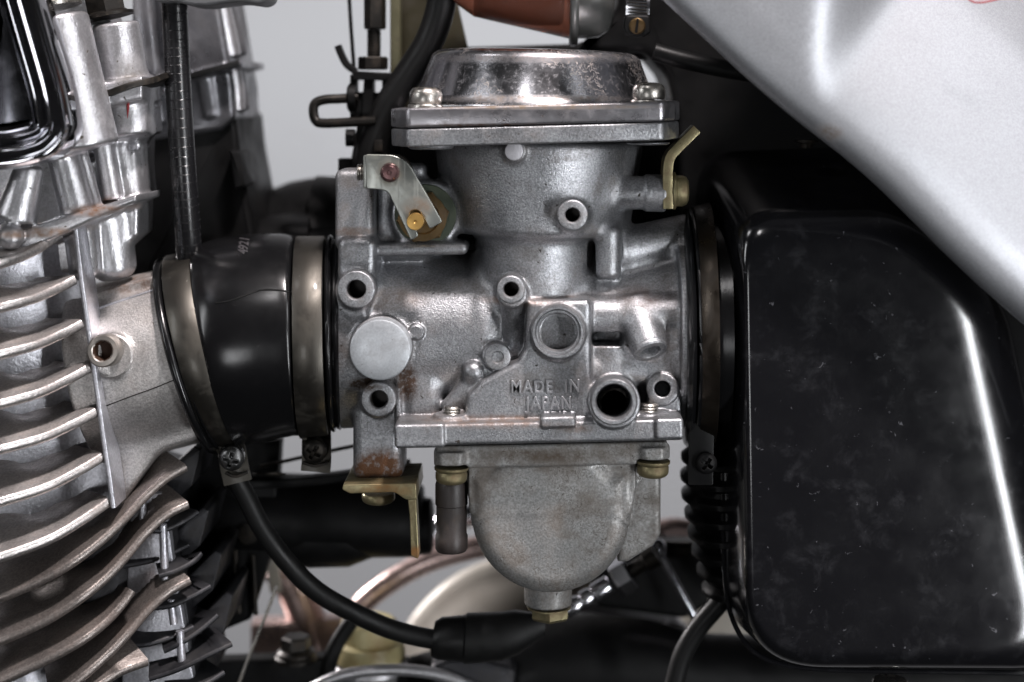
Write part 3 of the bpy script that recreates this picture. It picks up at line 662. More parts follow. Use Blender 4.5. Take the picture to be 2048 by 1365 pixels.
def band(name, L, Rr, th, mat, parent, n=96):
    """thin clamp band: L = left edge (t, b), Rr = right edge"""
    k_ = .085*(L[0] < 1000)-.035*(L[0] > 1000); a, b, ai, bi = (ringq(*e, 0, n, off=o_, sk=k_) for e, o_ in ((L, 0), (Rr, 0), (L, -th), (Rr, -th)))
    m1 = a+(b-a)*.03; m2 = a+(b-a)*.97
    return part(name, [loft([ai, a-(a-ai)*.2, m1, m2, b-(b-bi)*.2, bi], False, False)], mat, parent, smooth=50)
CLA = thing('hose_clamp', 'tilted dull steel band clamp next to the silver intake port', 'hose clamp', (410, 890, 100), 'band clamps on the intake boot')
band('band', (330, 512, 440, 892), (385, 502, 495, 884), 7, M_OLIVE, CLA)
part('band_lap', [sweep([q(434, 806, 158), q(445, 848, 112), q(455, 884, 60), q(463, 900, 66), q(469, 935, 72), q(476, 966, 74)], roundpoly([(-28, -2.2), (28, -2.2), (28, 2.2), (-28, 2.2)], 1.5, 3), (0, 0, 1), 5)], M_OLIVE, CLA)
part('clamp_screw', [phillips(q(464, 915, 88), (0, .15, 1), 24, (.35, 1, 0)), lathe(q(464, 915, 82), (0, 0.15, 1), [(25, -12), (25, -3), (22, -1), (.1, -1)], 32)], surf('dull_screw', srgb(104, 104, 104), .95, .27, (1200, .00004), (srgb(50, 48, 46), .4, 200)), CLA, smooth=40)
part('end_lug', [sweep([q(452, 946, 88), q(472, 953, 92), q(496, 944, 88)], roundpoly([(-3, -5), (3, -5), (3, 5), (-3, 5)], 2, 3), (0, 0, 1), 5)], M_BLKMET, CLA)
CLB = thing('hose_clamp', 'upright dull steel band clamp at the carburettor end of the rubber boot', 'hose clamp', (628, 870, 100), 'band clamps on the intake boot')
band('band', (592, 473, 603, 874), (649, 473, 660, 868), 7, M_OLIVE, CLB)
part('band_lap', [sweep([q(629, 800, 150), q(631, 838, 100), q(633, 872, 50), q(633, 890, 52), q(633, 920, 54), q(631, 944, 56)], roundpoly([(-29, -2.2), (29, -2.2), (29, 2.2), (-29, 2.2)], 1.5, 3), (0, 0, 1), 5)], M_OLIVE, CLB)
part('clamp_screw', [phillips(q(629, 901, 72), (0, .1, 1), 23, (.1, 1, 0)), lathe(q(629, 901, 64), (0, 0.1, 1), [(25, -12), (25, -3), (22, 0), (.1, 0)], 32)], M_BLKMET, CLB, smooth=40)
part('end_lug', [sweep([q(606, 925, 68), q(630, 932, 72), q(656, 926, 68)], roundpoly([(-3, -5), (3, -5), (3, 5), (-3, 5)], 2, 3), (0, 0, 1), 5)], M_BLKMET, CLB)

# ---- airbox side connector
CON = thing('airbox_connector', 'black rubber connector with a thin dark band between carburettor and airbox', 'connector', (1400, 660, 0))
part('rubber_lip', [loft(rings([(1362, 440, 1362, 872), (1366, 424, 1366, 884), (1372, 418, 1372, 890), (1378, 424, 1380, 884), (1380, 440, 1382, 870), (1382, 432, 1384, 876), (1388, 424, 1390, 884), (1393, 432, 1394, 876), (1394, 450, 1394, 860), (1450, 440, 1450, 870)]))], M_RUB, CON, smooth=60)
band('band', (1386, 414, 1390, 885), (1420, 406, 1422, 898), 7, surf('dark_band', srgb(60, 54, 48), .9, .34, (1500, .00004), (srgb(30, 26, 22), .4, 90)), CON)
part('bead_wire', [tube([ringq(1376, 421, 1378, 882, 0, 64)[i]+A_(3, 0, 0) for i in range(-24, 25)], 5, 10, 1)], M_RUB, CON)
part('clamp_tail', [bx(q(1402, 905, 150), (24, 62, 5), 1, 2)], M_BLK, CON)
part('clamp_screw', [phillips(q(1412, 926, 158), (0, 0, 1), 20)], M_BLK, CON)
BEL = thing('bellows_hose', 'black ribbed bellows hose in shadow below the airbox connector', 'bellows hose', (1420, 1040, -60))
pr = []
for i in range(9):
    y = 870+i*38; r = [62, 70, 74, 74, 70, 66, 60, 52, 44][i]
    pr += [(r-12, y), (r, y+9), (r, y+19), (r-12, y+28)]
part('rib_sleeve', [loft([A_(1432+(y-870)*.06, y, -30)+np.c_[np.cos(np.linspace(0, 2*np.pi, 40, endpoint=False))*r, np.zeros(40), np.sin(np.linspace(0, 2*np.pi, 40, endpoint=False))*r*1.5] for r, y in pr])], M_BLK, BEL, smooth=60)

# ================================================================ AIRBOX
AIR = thing('airbox', 'large scuffed glossy black plastic airbox behind the silver side panel', 'airbox', (1750, 1340, 0))
def blend_rings(outer, inner, ro, ri, z0, z1, n=14, back=-260, bulge=3):
    O = roundpoly([q(x, y, z0)[:2] for x, y in outer], ro, n); I = roundpoly([q(x, y, z1)[:2] for x, y in inner], ri, n); out = []
    out.append(np.c_[O+(O.mean(0)-O)*.02, np.full(len(O), back)])
    pf = [(.58*t, .84*t) for t in np.linspace(0, 1, 6)]+[((1-t)**2*.58+2*t*(1-t)*.69+t*t*1.04, (1-t)**2*.84+2*t*(1-t)+t*t) for t in np.linspace(0, 1, 14)[1:]]
    for kk, zz in pf: out.append(np.c_[O+(I-O)*kk, np.full(len(O), z0+(z1-z0)*zz)])
    I = O+(I-O)*1.04
    c = I.mean(0)
    for t in (.97, .85, .65, .4, .15): out.append(np.c_[c+(I-c)*t, np.full(len(O), z1+bulge*(1-t*t))])
    return loft(out)
outer = [(1408, 306), (1800, 290), (2150, 560), (2290, 1366), (1430, 1352)]
inner = [(1496, 500), (1800, 502), (1890, 590), (2056, 1300), (1508, 1304)]
outer = [tuple(q(x, y, 30)[:2]) for x, y in outer]; outer = [((x-FX)/kz(-170)+FX, (y-FY)/kz(-170)+FY) for x, y in outer]
part('shell', [blend_rings(outer, inner, [90, 120, 150, 150, 220], [60, 60, 80, 110, 120], -170, 225)], M_BOX, AIR, smooth=80)
part('seam_bead', [tube([q(1445, 940, 60), q(1446, 1040, 60), q(1449, 1140, 60), q(1462, 1230, 60), q(1500, 1296, 60), q(1560, 1328, 60), q(1660, 1340, 60), q(1800, 1343, 60), q(1960, 1345, 60), q(2100, 1348, 60)], 5, 10)], M_BOX, AIR)
BT = thing('flange_bolt', 'pale bolt head just under the bottom edge of the airbox', 'bolt', (1780, 1362, 60))
part('bolt_head', [lathe(q(1780, 1380, 60), (0, -1, 0), [(36, 0), (36, 14), (32, 20), (.1, 21)], 32)], M_STEEL, BT)

# ================================================================ SIDE PANEL
PAN = thing('side_panel', 'silver painted bodywork side panel cutting diagonally across the top right corner', 'side panel', (1900, 300, 380))
edge = [(1180, -140), (1250, -70), (1320, -6), (1410, 78), (1500, 162), (1590, 238), (1680, 308), (1750, 368), (1820, 436), (1890, 506), (1960, 572), (2040, 642), (2130, 722), (2230, 810), (2330, 900)]
E3 = catmull([np.r_[q(x, y, 350)[:2], 350.0] for x, y in edge], 5)
dirs = []
for i in range(len(E3)):
    t = unit(E3[min(i+1, len(E3)-1)]-E3[max(i-1, 0)]); dirs.append(unit(A_(t[1], -t[0], 0)))
prof = [(16, -40), (8, -38), (3, -26), (0, -10), (2, 0), (8, 10), (18, 18), (36, 25), (62, 31), (120, 38), (190, 46), (210, 46), (230, 46), (260, 50), (300, 46), (330, 46), (400, 38), (520, 20), (700, 20), (900, 20)]
pp = catmull([(a, b, 0) for a, b in prof], 4)
sst = lambda a, b, x: (lambda t: t*t*(3-2*t))(min(1.0, max(0.0, (x-a)/(b-a))))
rws = []
for a, b, _ in pp:
    row = []
    for i in range(len(E3)):
        wl = sst(1600, 1745, E3[i][0]/kz(350)+0*a) ; st = 178*(1-wl)+26*wl; ramp_ = 34*(1-wl)+60*wl
        x_ = max(0.0, a-st); drop = .46*(x_-ramp_*(1-math.exp(-x_/ramp_)))
        row.append(E3[i]+dirs[i]*a+A_(0, 0, min(b, 30+min(a, 260)*.05)-drop))
    rws.append(np.array(row))
n_ = len(E3)
part('panel_skin', [loft(rws, False, False, False)], M_PANEL, PAN, smooth=80)
part('decal_line', [tube([q(1925, -14, 392), q(1945, 4, 392), q(1975, 4, 392), q(2010, -6, 392)], 1.4, 6)], M_REDP, PAN)

# ================================================================ INTAKE PORT AND CYLINDER HEAD (left)
HEAD = thing('cylinder_head', 'bright silver upper engine casting with swept cooling fins and an intake port', 'engine', (120, 800, 150))  # the cylinder head alone, not a whole engine
g = Cast((120, 480, -200), (470, 1060, 215), 3.0)
a_, b_ = q(150, 728, 0), q(420, 700, 0); ax = unit(b_-a_)
g.add(sd_cyl(q(188, 752, 0), q(402, 702, 0), 181, 176, 6), 0)
g.add(sd_prism([(178, 590), (306, 552), (372, 560), (372, 590), (178, 620)], -120, 92, 5), 6)
g.add(sd_prism([(206, 850), (300, 815), (425, 872), (330, 902), (310, 915), (236, 1022), (222, 1000)], -80, 128, 12), 14)
g.add(sd_cyl(q(222, 712, 120), q(226, 712, 182), 42, 40, 5), 10)
PORTG = g.mesh()
part('intake_port', [PORTG], M_PORT, HEAD, smooth=180)
part('casting_seam', [tube(drape(PORTG, catmull([(208, 814, 0), (260, 794, 0), (310, 776, 0), (352, 759, 0), (372, 752, 0)], 4)[:, :2], -.2), 1.2, 8, 1)], M_BLKMET, HEAD)
part('casting_seam', [tube(drape(PORTG, catmull([(180, 623, 0), (230, 606, 0), (280, 590, 0), (308, 580, 0)], 4)[:, :2], 0), 3, 8, 1)], M_HEAD, HEAD)
SB = part('socket_bolt', [lathe(q(218, 700, 176), (-.05, -.1, 1), [(31, 0), (31, 34), (28, 38), (21, 39), (18, 37)], 40, True, False)], surf('dusty_bolt_steel', srgb(160, 154, 148), .85, .36, (1500, .00006), (srgb(110, 92, 78), .4, 200)), HEAD, smooth=30)
part('hex_socket', [lathe(q(218, 700, 176), (-.05, -.1, 1), [(20.5, 38.4), (19, 36), (18, 12), (.1, 10)], 6, False, True)], surf('shaded_rusty_socket', srgb(70, 48, 36), .4, .6, (1200, .0001)), SB, smooth=20)  # rusty brown kept dark to stand in for shade inside the recess
part('bolt_washer', [lathe(q(224, 712, 176), (-.05, -.1, 1), [(42, 0), (42, 6), (39, 9), (20, 9)], 40)], M_PORT, HEAD)
# the finned face
W_ = []
for xt, yt, xb, yb, z in ((150, 456, 226, 1012, 80), (128, 450, 196, 1040, 76), (90, 444, 120, 1076, 96), (40, 436, 40, 1110, 140), (-70, 430, -70, 1146, 150)):
    W_.append(np.array([q(xt+(xb-xt)*t, yt+(yb-yt)*t, z) for t in np.linspace(0, 1, 12)]+[q(xt+(xb-xt)*t, yt+(yb-yt)*t, z-50) for t in np.linspace(1, 0, 12)]))
part('fin_root', [loft(W_)], M_HEAD, HEAD, smooth=60)
part('fin_plate', [sweep([q(153, 455, 188), q(165, 560, 190), q(182, 680, 193), q(196, 780, 196), q(210, 880, 198), q(222, 960, 200), q(229, 1014, 200)], roundpoly([(-5, -70), (5, -70), (5, 10), (-5, 10)], 4, 4), (0, 0, 1), 4)], M_HEAD, HEAD, 'bright upright edge plate')
def fin(parent, P, zs, depth, th, mat, rise=.12, name='fin', m=5, r=None):
    P3 = [q(p[0], p[1], z) for p, z in zip(P, zs)]; C = catmull(P3, m)
    sec = [(th, -depth), (th, -4), (th*.8, -.8), (th*.5, 0), (th*.2, -.8), (0, -4), (-th*.1, -depth)]
    rg = []
    for i in range(len(C)):
        t = unit(C[min(i+1, len(C)-1)]-C[max(i-1, 0)]); b = unit(A_(0, rise, 1)); n2 = unit(np.cross(b, t)); b = np.cross(t, n2)
        rg.append(C[i]+np.outer([x[0] for x in sec], n2)+np.outer([x[1] for x in sec], b))
    return part(name, [loft(rg)], mat, parent, smooth=60)
for k in range(7):
    xr, yr = 146+14*k, 480+88.5*k; yl = [540, 628, 722, 821, 912, 1017, 1128][k]
    if k == 0: xr, yr = 132, 476
    dx, dy = xr+20, yl-yr; xr -= 4
    fin(HEAD, [(xr, yr), (xr*.78, yr+dy*.30), (xr*.45, yr+dy*.68), (0, yl), (-60, yl+14)], [200, 228, 272, 318, 338], 190, 19, M_HEADFIN, .20)
# ---- upper part of the head: bosses, ribs, ledges
g = Cast((-80, -80, -40), (330, 620, 330), 3.2)
tl = lambda x0, y0, z0, x1, y1, z1, r, r2=None, rn=5: sd_cyl(q(x0, y0, z0), q(x1, y1, z1), r, r2, rn)
g.add(tl(108, 36, 230, 172, 300, 230, 62, 62, 10), 0)                  # big boss, upper
g.add(tl(228, 48, 120, 262, 272, 120, 48, 50, 8), 5)                   # second boss
g.add(tl(196, 70, 130, 236, 200, 130, 24, 24, 6), 8)
g.add(sd_prism([(20, 190), (300, 150), (306, 172), (300, 196), (150, 226), (20, 236)], 40, 190, 6), 8)
g.add(sd_prism([(-60, 260), (150, 330), (270, 300), (282, 395), (190, 425), (0, 470), (-60, 470)], -20, 120, 10), 10)
g.add(tl(120, 290, 190, 160, 440, 190, 30, 32, 8), 10); g.add(tl(205, 280, 130, 225, 400, 130, 20, 22, 8), 10); g.add(tl(240, 290, 110, 262, 400, 110, 16, 18, 6), 8)
g.add(tl(60, 330, 230, 30, 440, 230, 26, 40, 8), 14)
g.add(tl(160, 300, 170, 190, 420, 170, 14, 16, 6), 8)
g.add(sd_prism([(-60, 480), (10, 470), (280, 388), (284, 400), (210, 430), (60, 500), (-60, 520)], 40, 235, 6), 8)
g.add(tl(208, 420, 60, 232, 560, 60, 52, 42, 26), 12)
g.add(tl(160, 440, 110, 172, 560, 110, 34, 30, 20), 10)
g.add(sd_cap(q(18, 470, 250), q(22, 474, 262), 24), 10)
g.add(sd_prism([(60, 180), (286, 150), (276, 470), (196, 540), (60, 560)], -40, 84, 10), 12)
g.add(sd_prism([(60, -40), (176, -40), (270, 160), (300, 190), (60, 240)], -40, 96, 12), 14)
g.add(sd_prism([(150, 180), (290, 150), (300, 268), (210, 300), (150, 320)], 0, 120, 16), 16)
part('head_casting', [g.mesh()], M_HEADB, HEAD, smooth=180)
part('gasket', [sweep([q(70, 214, 205), q(150, 202, 205), q(215, 188, 200), q(262, 172, 190), q(300, 164, 160), q(340, 156, 60)], roundpoly([(-6, -20), (6, -20), (6, 16), (-6, 16)], 2, 3), (0, 0, 1), 5)], M_BLKMET, HEAD, smooth=50)
for (x, y, z, r, ty) in ((92, 20, 230, 66, 0), (216, 36, 120, 50, 1)):
    part('flanged_nut', [lathe(q(x, y, z), (-.22, -1, 0), [(r, 0), (r, 6), (r*.8, 9), (r*.74, 12)], 40), lathe(q(x, y, z), (-.22, -1, 0), [(r*.8, 9), (r*.8, 90), (r*.6, 95), (.1, 95)], 6, ph=.3)], M_STEEL if ty == 0 else M_BLKMET, HEAD, smooth=30)
part('paint_chip', [sweep([q(257, 201, 168), q(256, 214, 169), q(255, 238, 168)], circ(2.4, 8), (0, 0, 1), 4, scale=[1, 1.2, .2])], M_REDP, HEAD)

# ---- chrome cover in the top left corner
CHR = thing('chrome_cover', 'rounded chrome cover with a recessed black panel, out of focus in the top left corner', 'cover', (40, 160, 380))
oc = [(-120, -160), (40, -160), (66, -40), (130, 180), (144, 270), (104, 318), (40, 338), (-120, 350)]
O_ = roundpoly([q(x, y, 380)[:2] for x, y in oc], [10, 20, 60, 60, 40, 40, 40, 10], 8)
def rr_(P, d, z): return np.c_[inset(P, d), np.full(len(P), z)]
part('chrome_rim', [loft([rr_(O_, 0, 300), rr_(O_, 0, 372), rr_(O_, 3, 384), rr_(O_, 8, 390), rr_(O_, 13, 388), rr_(O_, 17, 380), rr_(O_, 19, 374), rr_(O_, 24, 376), rr_(O_, 29, 384), rr_(O_, 34, 388), rr_(O_, 39, 384), rr_(O_, 43, 372), rr_(O_, 46, 366), rr_(O_, 50, 374), rr_(O_, 56, 378), rr_(O_, 62, 372)], True, False)], M_CHROME, CHR, smooth=60)
part('inner_panel', [loft([rr_(O_, 60, 374), rr_(O_, 66, 366), rr_(O_, 76, 362)], False, True)], surf('smoked_chrome', srgb(120, 120, 126), 1, .12, None, (srgb(40, 40, 42), .3, 60), None, .03), CHR, smooth=60)

# ================================================================ FINNED BARREL (bottom left)
BAR = thing('cylinder_barrel', 'finned engine barrel with brown tinted swept cooling fins in the lower left corner', 'cylinder barrel', (200, 1200, 100))
part('barrel_core', [prism([(-80, 1100), (120, 1080), (262, 960), (338, 985), (352, 1120), (372, 1200), (400, 1400), (-80, 1420)], -220, 60, 6, 2, rr=6)], M_DARKCAST, BAR)  # dark casting colour stands in for the shade between the fins
part('barrel_bulge', [sweep([q(-60, 1120, 90), q(0, 1230, 100), q(30, 1330, 100), q(40, 1420, 100)], circ(74, 20, 60), (0, 0, 1), 4)], M_HEAD, BAR)
part('barrel_wall', [prism([(262, 990), (330, 985), (344, 1100), (366, 1230), (396, 1400), (240, 1400)], -100, 74, 8, 2, rr=8)], M_HEAD, BAR)
big = [([(377, 944), (335, 968), (295, 1003), (255, 1046), (205, 1094), (140, 1142), (70, 1180), (0, 1209), (-70, 1232)], 150),
       ([(380, 1019), (335, 1042), (295, 1078), (258, 1122), (215, 1168), (160, 1212), (90, 1256), (0, 1296), (-70, 1324)], 150),
       ([(272, 1186), (250, 1218), (215, 1256), (165, 1294), (100, 1330), (20, 1368), (-50, 1400)], 150),
       ([(384, 1171), (340, 1196), (300, 1232), (262, 1276), (220, 1320), (165, 1368), (110, 1410)], 150),
       ([(297, 1335), (249, 1353), (227, 1365), (190, 1390)], 150)]
for P, dp in big:
    n0 = len(P); z = [float(np.interp(p[0], [0, 150, 230, 300, 390], [280, 250, 205, 160, 110])) for p in P]
    fin(BAR, P, z, dp+10, 17, M_FIN, .30)
sm = [([(380, 1098), (350, 1112), (300, 1130), (248, 1140)], 40), ([(424, 1180), (395, 1196), (340, 1220), (272, 1226)], 70), ([(390, 1262), (350, 1280), (300, 1296), (262, 1300)], 70),
      ([(466, 1296), (430, 1312), (360, 1346), (300, 1366)], 80), ([(400, 1030), (370, 1050), (330, 1068), (300, 1070)], 60), ([(408, 1112), (390, 1130), (352, 1150), (320, 1160)], 70), ([(440, 1236), (410, 1262), (370, 1290), (330, 1310)], 60), ([(452, 1352), (420, 1372), (380, 1390), (330, 1400)], 70)]
for P, zf in sm:
    fin(BAR, P, [zf, zf+20, zf+40, zf+50], 150, 11, M_DARKCAST, .22)
for (x, y0, y1) in ((286, 1000, 1062), (328, 1050, 1170), (345, 1200, 1252), (362, 1262, 1340)):
    part('fin_strut', [tube([q(x-2, y0, 96), q(x, (y0+y1)/2, 96), q(x+3, y1-4, 96)], 8, 12)], M_HEAD, BAR)
for (x, y, s_) in ((388, 920, 26), (404, 1040, 24), (430, 1130, 28), (452, 1215, 30)):
    part('fin_tip', [prism([(x-60, y+30), (x, y-s_), (x+14, y-s_+6), (x-4, y+52), (x-50, y+92), (x-80, y+70)], -160, 20, 4, 2, rr=4)], M_DARKCAST, BAR)

# ---- dark second casting behind the head
DK = thing('engine_casting', 'dark shaded engine casting with a bright silver right edge, left of the pale backdrop', 'engine casting', (400, 300, -200))
g = Cast((230, -120, -520), (540, 660, -20), 4.5)
g.add(sd_prism([(240, -100), (420, -100), (466, 170), (470, 236), (440, 262), (240, 290)], -460, -150, 14), 0)
g.add(tl(260, -60, -150, 280, 150, -150, 26, 30, 8), 12)
g.add(tl(422, -40, -230, 462, 118, -230, 34, 38, 8), 10); g.add(tl(455, 140, -230, 474, 226, -230, 36, 30, 8), 6)
g.add(tl(330, -60, -160, 350, 110, -160, 26, 30, 8), 10); g.add(tl(300, 160, -150, 318, 250, -150, 24, 24, 8), 10)
g.add(sd_prism([(270, 166), (480, 120), (484, 134), (270, 184)], -400, -110, 4), 4)
g.add(tl(410, 150, -160, 424, 236, -160, 22, 20, 8), 8)
part('casting_block', [g.mesh()], surf('grey_engine_casting', srgb(112, 112, 116), .8, .36, (900, .00010), (srgb(50, 48, 46), .5, 50)), DK, smooth=180)
part('lower_casting', [prism([(236, 250), (470, 226), (478, 300), (500, 420), (540, 640), (236, 640)], -500, -170, 14, 3, rr=12)], M_BLK, DK)  # black colour stands in for deep shade on the lower casting
part('casting_gasket', [sweep([q(290, 176, -104), q(360, 158, -104), q(420, 142, -104), q(478, 126, -120)], roundpoly([(-6, -20), (6, -20), (6, 10), (-6, 10)], 2, 3), (0, 0, 1), 4)], M_BLK, DK)
part('silver_boss', [lathe(q(438, 20, -190), (.22, 1, 0), [(26, 0), (26, 96), (24, 102), (.1, 102)], 32), lathe(q(464, 142, -190), (.12, 1, 0), [(20, 0), (22, 40), (18, 84), (.1, 88)], 32)], M_HEADB, DK)
part('casting_foot', [prism([(458, 300), (478, 306), (490, 372), (470, 380)], -240, -120, 4, 2, rr=3)], M_BLK, DK)

# ---- cable and the grey cover over it
CB = thing('cable_sheath', 'glossy black ribbed cable sheath running down the left side to the rubber boot', 'cable', (360, 250, 60))
P = [q(346, -40, 90), q(352, 80, 90), q(358, 200, 86), (q(366, 330, 80)), q(374, 440, 60), q(380, 540, 30)]
part('sheath', [tube(P, 25, 32, 10)], M_CABLE, CB, smooth=60)
C_ = catmull(P, 7); rb = []
for i in range(2, len(C_)-1):
    rb.append(lathe(C_[i], C_[i]-C_[i-1], [(24, -2.2), (25.5, 0), (24, 2.2)], 32, False, False))
part('sheath_rib', rb, M_CABLE, CB, smooth=60)
LV = thing('cable_cover', 'grey cast cover with a wavy lower edge at the top of the cable', 'cover', (420, -10, 110))
part('cover_body', [prism([(296, -60), (540, -60), (536, 0), (520, 10), (480, 4), (445, 8), (410, 13), (380, 12), (350, 3), (318, 6), (298, -4)], 40, 150, 8, 3, rr=10)], surf('grey_pot_metal', srgb(118, 118, 120), .7, .5, (900, .00012), (srgb(70, 70, 70), .4, 120)), LV)

# ================================================================ BEHIND AND ABOVE
BK = part('backdrop', [(np.array([q(-4200, -3200, -6200), q(6400, -3200, -6200), q(6400, 5200, -6200), q(-4200, 5200, -6200)]), [[0, 1, 2, 3]])], M_WALL, kind='structure', label='plain pale grey studio backdrop', smooth=0)

def T1(name, geo, mat, label, cat, group=None, smooth=40):
    return part(name, geo, mat, None, label, cat, None, group, smooth)
# throttle linkage
LK = thing('throttle_linkage', 'dark throttle linkage with a threaded adjuster between the backdrop gap and the thick hose', 'linkage', (745, 150, -120))
z = -120
part('adjuster_barrel', [lathe(q(750, -40, z), (0, 1, 0), [(23, 0), (23, 100), (20, 103), (.1, 103)], 6, ph=.2)], M_BLKMET, LK, smooth=25)
part('threaded_rod', [thread(q(748, 60, z), (0, 1, 0), 15, 62, 6)], M_BLKMET, LK)
part('hex_nut', [lathe(q(746, 114, z), (0, 1, 0), [(28, 0), (31, 3), (31, 24), (28, 27)], 6, ph=.1)], M_BLKMET, LK, smooth=25)
part('finger_lever', [sweep([q(676, 92, z), q(684, 112, z), q(694, 130, z), q(712, 144, z)], roundpoly([(-7, -14), (7, -14), (7, 14), (-7, 14)], 3, 3), (0, 0, 1), 5)], M_BLK, LK)
part('linkage_body', [prism([(704, 142), (784, 146), (784, 162), (704, 160)], z-50, z+30, 3), prism([(700, 150), (712, 150), (712, 236), (700, 236)], z-30, z+20, 2), prism([(728, 150), (746, 150), (746, 250), (722, 250)], z-30, z+20, 2),
                      prism([(764, 150), (790, 150), (800, 330), (764, 330)], z-40, z+20, 2), prism([(696, 184), (790, 186), (786, 236), (700, 234)], z-40, z+10, 3), prism([(716, 240), (800, 240), (800, 420), (690, 420), (700, 330)], z-60, z, 3)], M_BLK, LK)
part('pivot_knob', [lathe(q(703, 196, z+10), (-1, 0, 0), [(30, -10), (30, 4), (24, 8), (.1, 8)], 28), lathe(q(700, 276, z+10), (-1, 0, 0), [(18, -10), (18, 8), (.1, 9)], 24)], M_BLK, LK)
part('stop_block', [prism([(676, 318), (704, 318), (704, 345), (676, 345)], z-40, z+10, 3)], M_BLK, LK)
part('lever_boss', [bx(q(757, 292, z+60), (9, 12, 8), 0, 2)], M_BLKMET, LK)
T1('wire_clip', [tube([q(716, 196, -100), q(680, 198, -96), q(648, 200, -92), q(630, 208, -88), q(627, 226, -84), q(633, 243, -80), q(650, 247, -76), q(700, 245, -70), q(752, 242, -64)], 10, 14, 6)], M_BLKMET, 'bent dark wire loop sticking out to the left over the pale backdrop', 'wire clip')
T1('inner_cable', [tube([q(697, -30, -150), q(701, 40, -150), q(706, 110, -150), q(712, 190, -150)], 4.2, 10)], M_BLK, 'thin straight black cable beside the threaded adjuster', 'cable')
BR = thing('frame_bracket', 'dark olive metal bracket plate with a slanted right edge behind the thick hose', 'bracket', (850, 60, -190))
part('bracket_plate', [prism([(786, -60), (900, -60), (936, 96), (930, 130), (786, 260)], -215, -200, 2)], surf('olive_metal', srgb(60, 56, 42), .6, .5, (900, .00006), (srgb(40, 34, 26), .5, 80)), BR)
part('bracket_edge', [prism([(780, -60), (800, -60), (800, 220), (780, 220)], -190, -150, 3)], surf('olive_edge', srgb(104, 102, 80), .6, .5, (900, .00008), (srgb(50, 44, 30), .5, 160)), BR)
T1('breather_hose', [tube([q(888, -40, -40), q(880, 20, -50), q(858, 84, -60), q(822, 142, -70), q(784, 200, -80), q(756, 262, -90), q(738, 330, -95), q(730, 400, -100)], 30, 28, 8)], M_RUBM, 'thick matt black hose curving down to the left behind the domed lid', 'hose')

# fuel filter
FIL = thing('fuel_filter', 'amber see-through fuel filter with a grey end cap above the domed lid', 'fuel filter', (1060, -40, -20))
fl = [(893, -100, 897, -8), (912, -130, 915, 10), (930, -150, 934, 24), (946, -160, 948, 34), (1000, -158, 1000, 46), (1070, -156, 1070, 62), (1138, -150, 1138, 78)]
amber = surf('amber_plastic', srgb(190, 120, 96), 0, .12, None, (srgb(60, 50, 46), .5, 60), None, .02, trans=.75, ior=1.25, spec=.6)
part('filter_body', [loft([ringq(*r, -20, 48) for r in fl])], amber, FIL, smooth=60)
part('paper_element', [loft([ringq(960, -120, 960, 20, -20, 40), ringq(966, -126, 966, 26, -20, 40), ringq(1124, -120, 1124, 34, -20, 40), ringq(1130, -116, 1130, 30, -20, 40)])], surf('filter_paper', srgb(120, 70, 50), 0, .7, (500, .0001)), FIL)
grey = surf('smoke_plastic', srgb(120, 120, 118), 0, .22, None, None, None, .02, trans=.25, spec=.6)
part('end_flange', [loft([ringq(1140, -160, 1138, 90, -20, 56), ringq(1144, -164, 1142, 94, -20, 56), ringq(1152, -164, 1150, 94, -20, 56), ringq(1157, -160, 1155, 90, -20, 56)])], grey, FIL, smooth=60)
part('end_cap', [loft([ringq(1156, -150, 1154, 78, -20, 56), ringq(1196, -144, 1196, 76, -20, 56), ringq(1216, -130, 1216, 64, -20, 56), ringq(1226, -110, 1226, 44, -20, 56)])], grey, FIL, smooth=60)
# black duct mass behind
DU = thing('air_duct', 'black air duct filling the shaded gap between the carburettor and the side panel', 'air duct', (1500, 250, -260))
part('duct_body', [prism([(1170, 78), (1232, 20), (1240, -80), (2400, -80), (2400, 900), (1380, 900), (1350, 240), (1330, 150), (1290, 104), (1150, 104)], -420, -150, 20, 4, rr=14)], M_BLK, DU)
part('duct_rail', [prism([(868, 96), (1150, 88), (1180, 78), (1300, 82), (1300, 120), (868, 120)], -330, -240, 6, 3, rr=4)], M_BLK, DU)
T1('vacuum_hose', [tube([q(1308, 104, 20), q(1350, 116, 20), q(1400, 128, 15), q(1460, 140, 0), q(1560, 156, -20)], 18, 20, 6)], M_BLK, 'short dark hose between the domed lid and the side panel', 'hose')
HC = thing('worm_clamp', 'slotted worm drive clamp screw at the top right of the fuel filter', 'hose clamp', (1275, 40, 60))
part('clamp_housing', [prism([(1250, 30), (1300, 30), (1302, 66), (1290, 74), (1256, 72), (1248, 60)], 10, 52, 5, 3, rr=8)], M_BLK, HC)
SCW = part('worm_screw', [lathe(q(1274, 52, 48), (0, .1, 1), [(16, 0), (16, 10), (13, 13), (.1, 14)], 32)], M_OLDBRASS, HC)
part('screw_slot', [bx(q(1274, 52, 63), (2.4, 14, 1.4), 8, .4, .5)], M_BLK, SCW)
part('worm_band', [sweep([q(1276, -20, 30), q(1276, 4, 44), q(1275, 30, 40)], roundpoly([(-24, -2), (24, -2), (24, 2), (-24, 2)], 1.5, 3), (0, 0, 1), 5)], M_CHROMES, HC)
for i in range(5):
    part('band_notch', [bx(q(1275, 0+i*6.5, 47-i*1.0), (19, 1.5, 2), 4, .6, .8)], M_BLKMET, HC)
T1('flange_washer', [lathe(q(1612, 280, 10), (0, 1, 0), [(24, 0), (24, 5), (14, 7), (14, 16), (.1, 16)], 28)], M_BLKMET, 'small dark washer under the side panel edge above the airbox', 'washer')

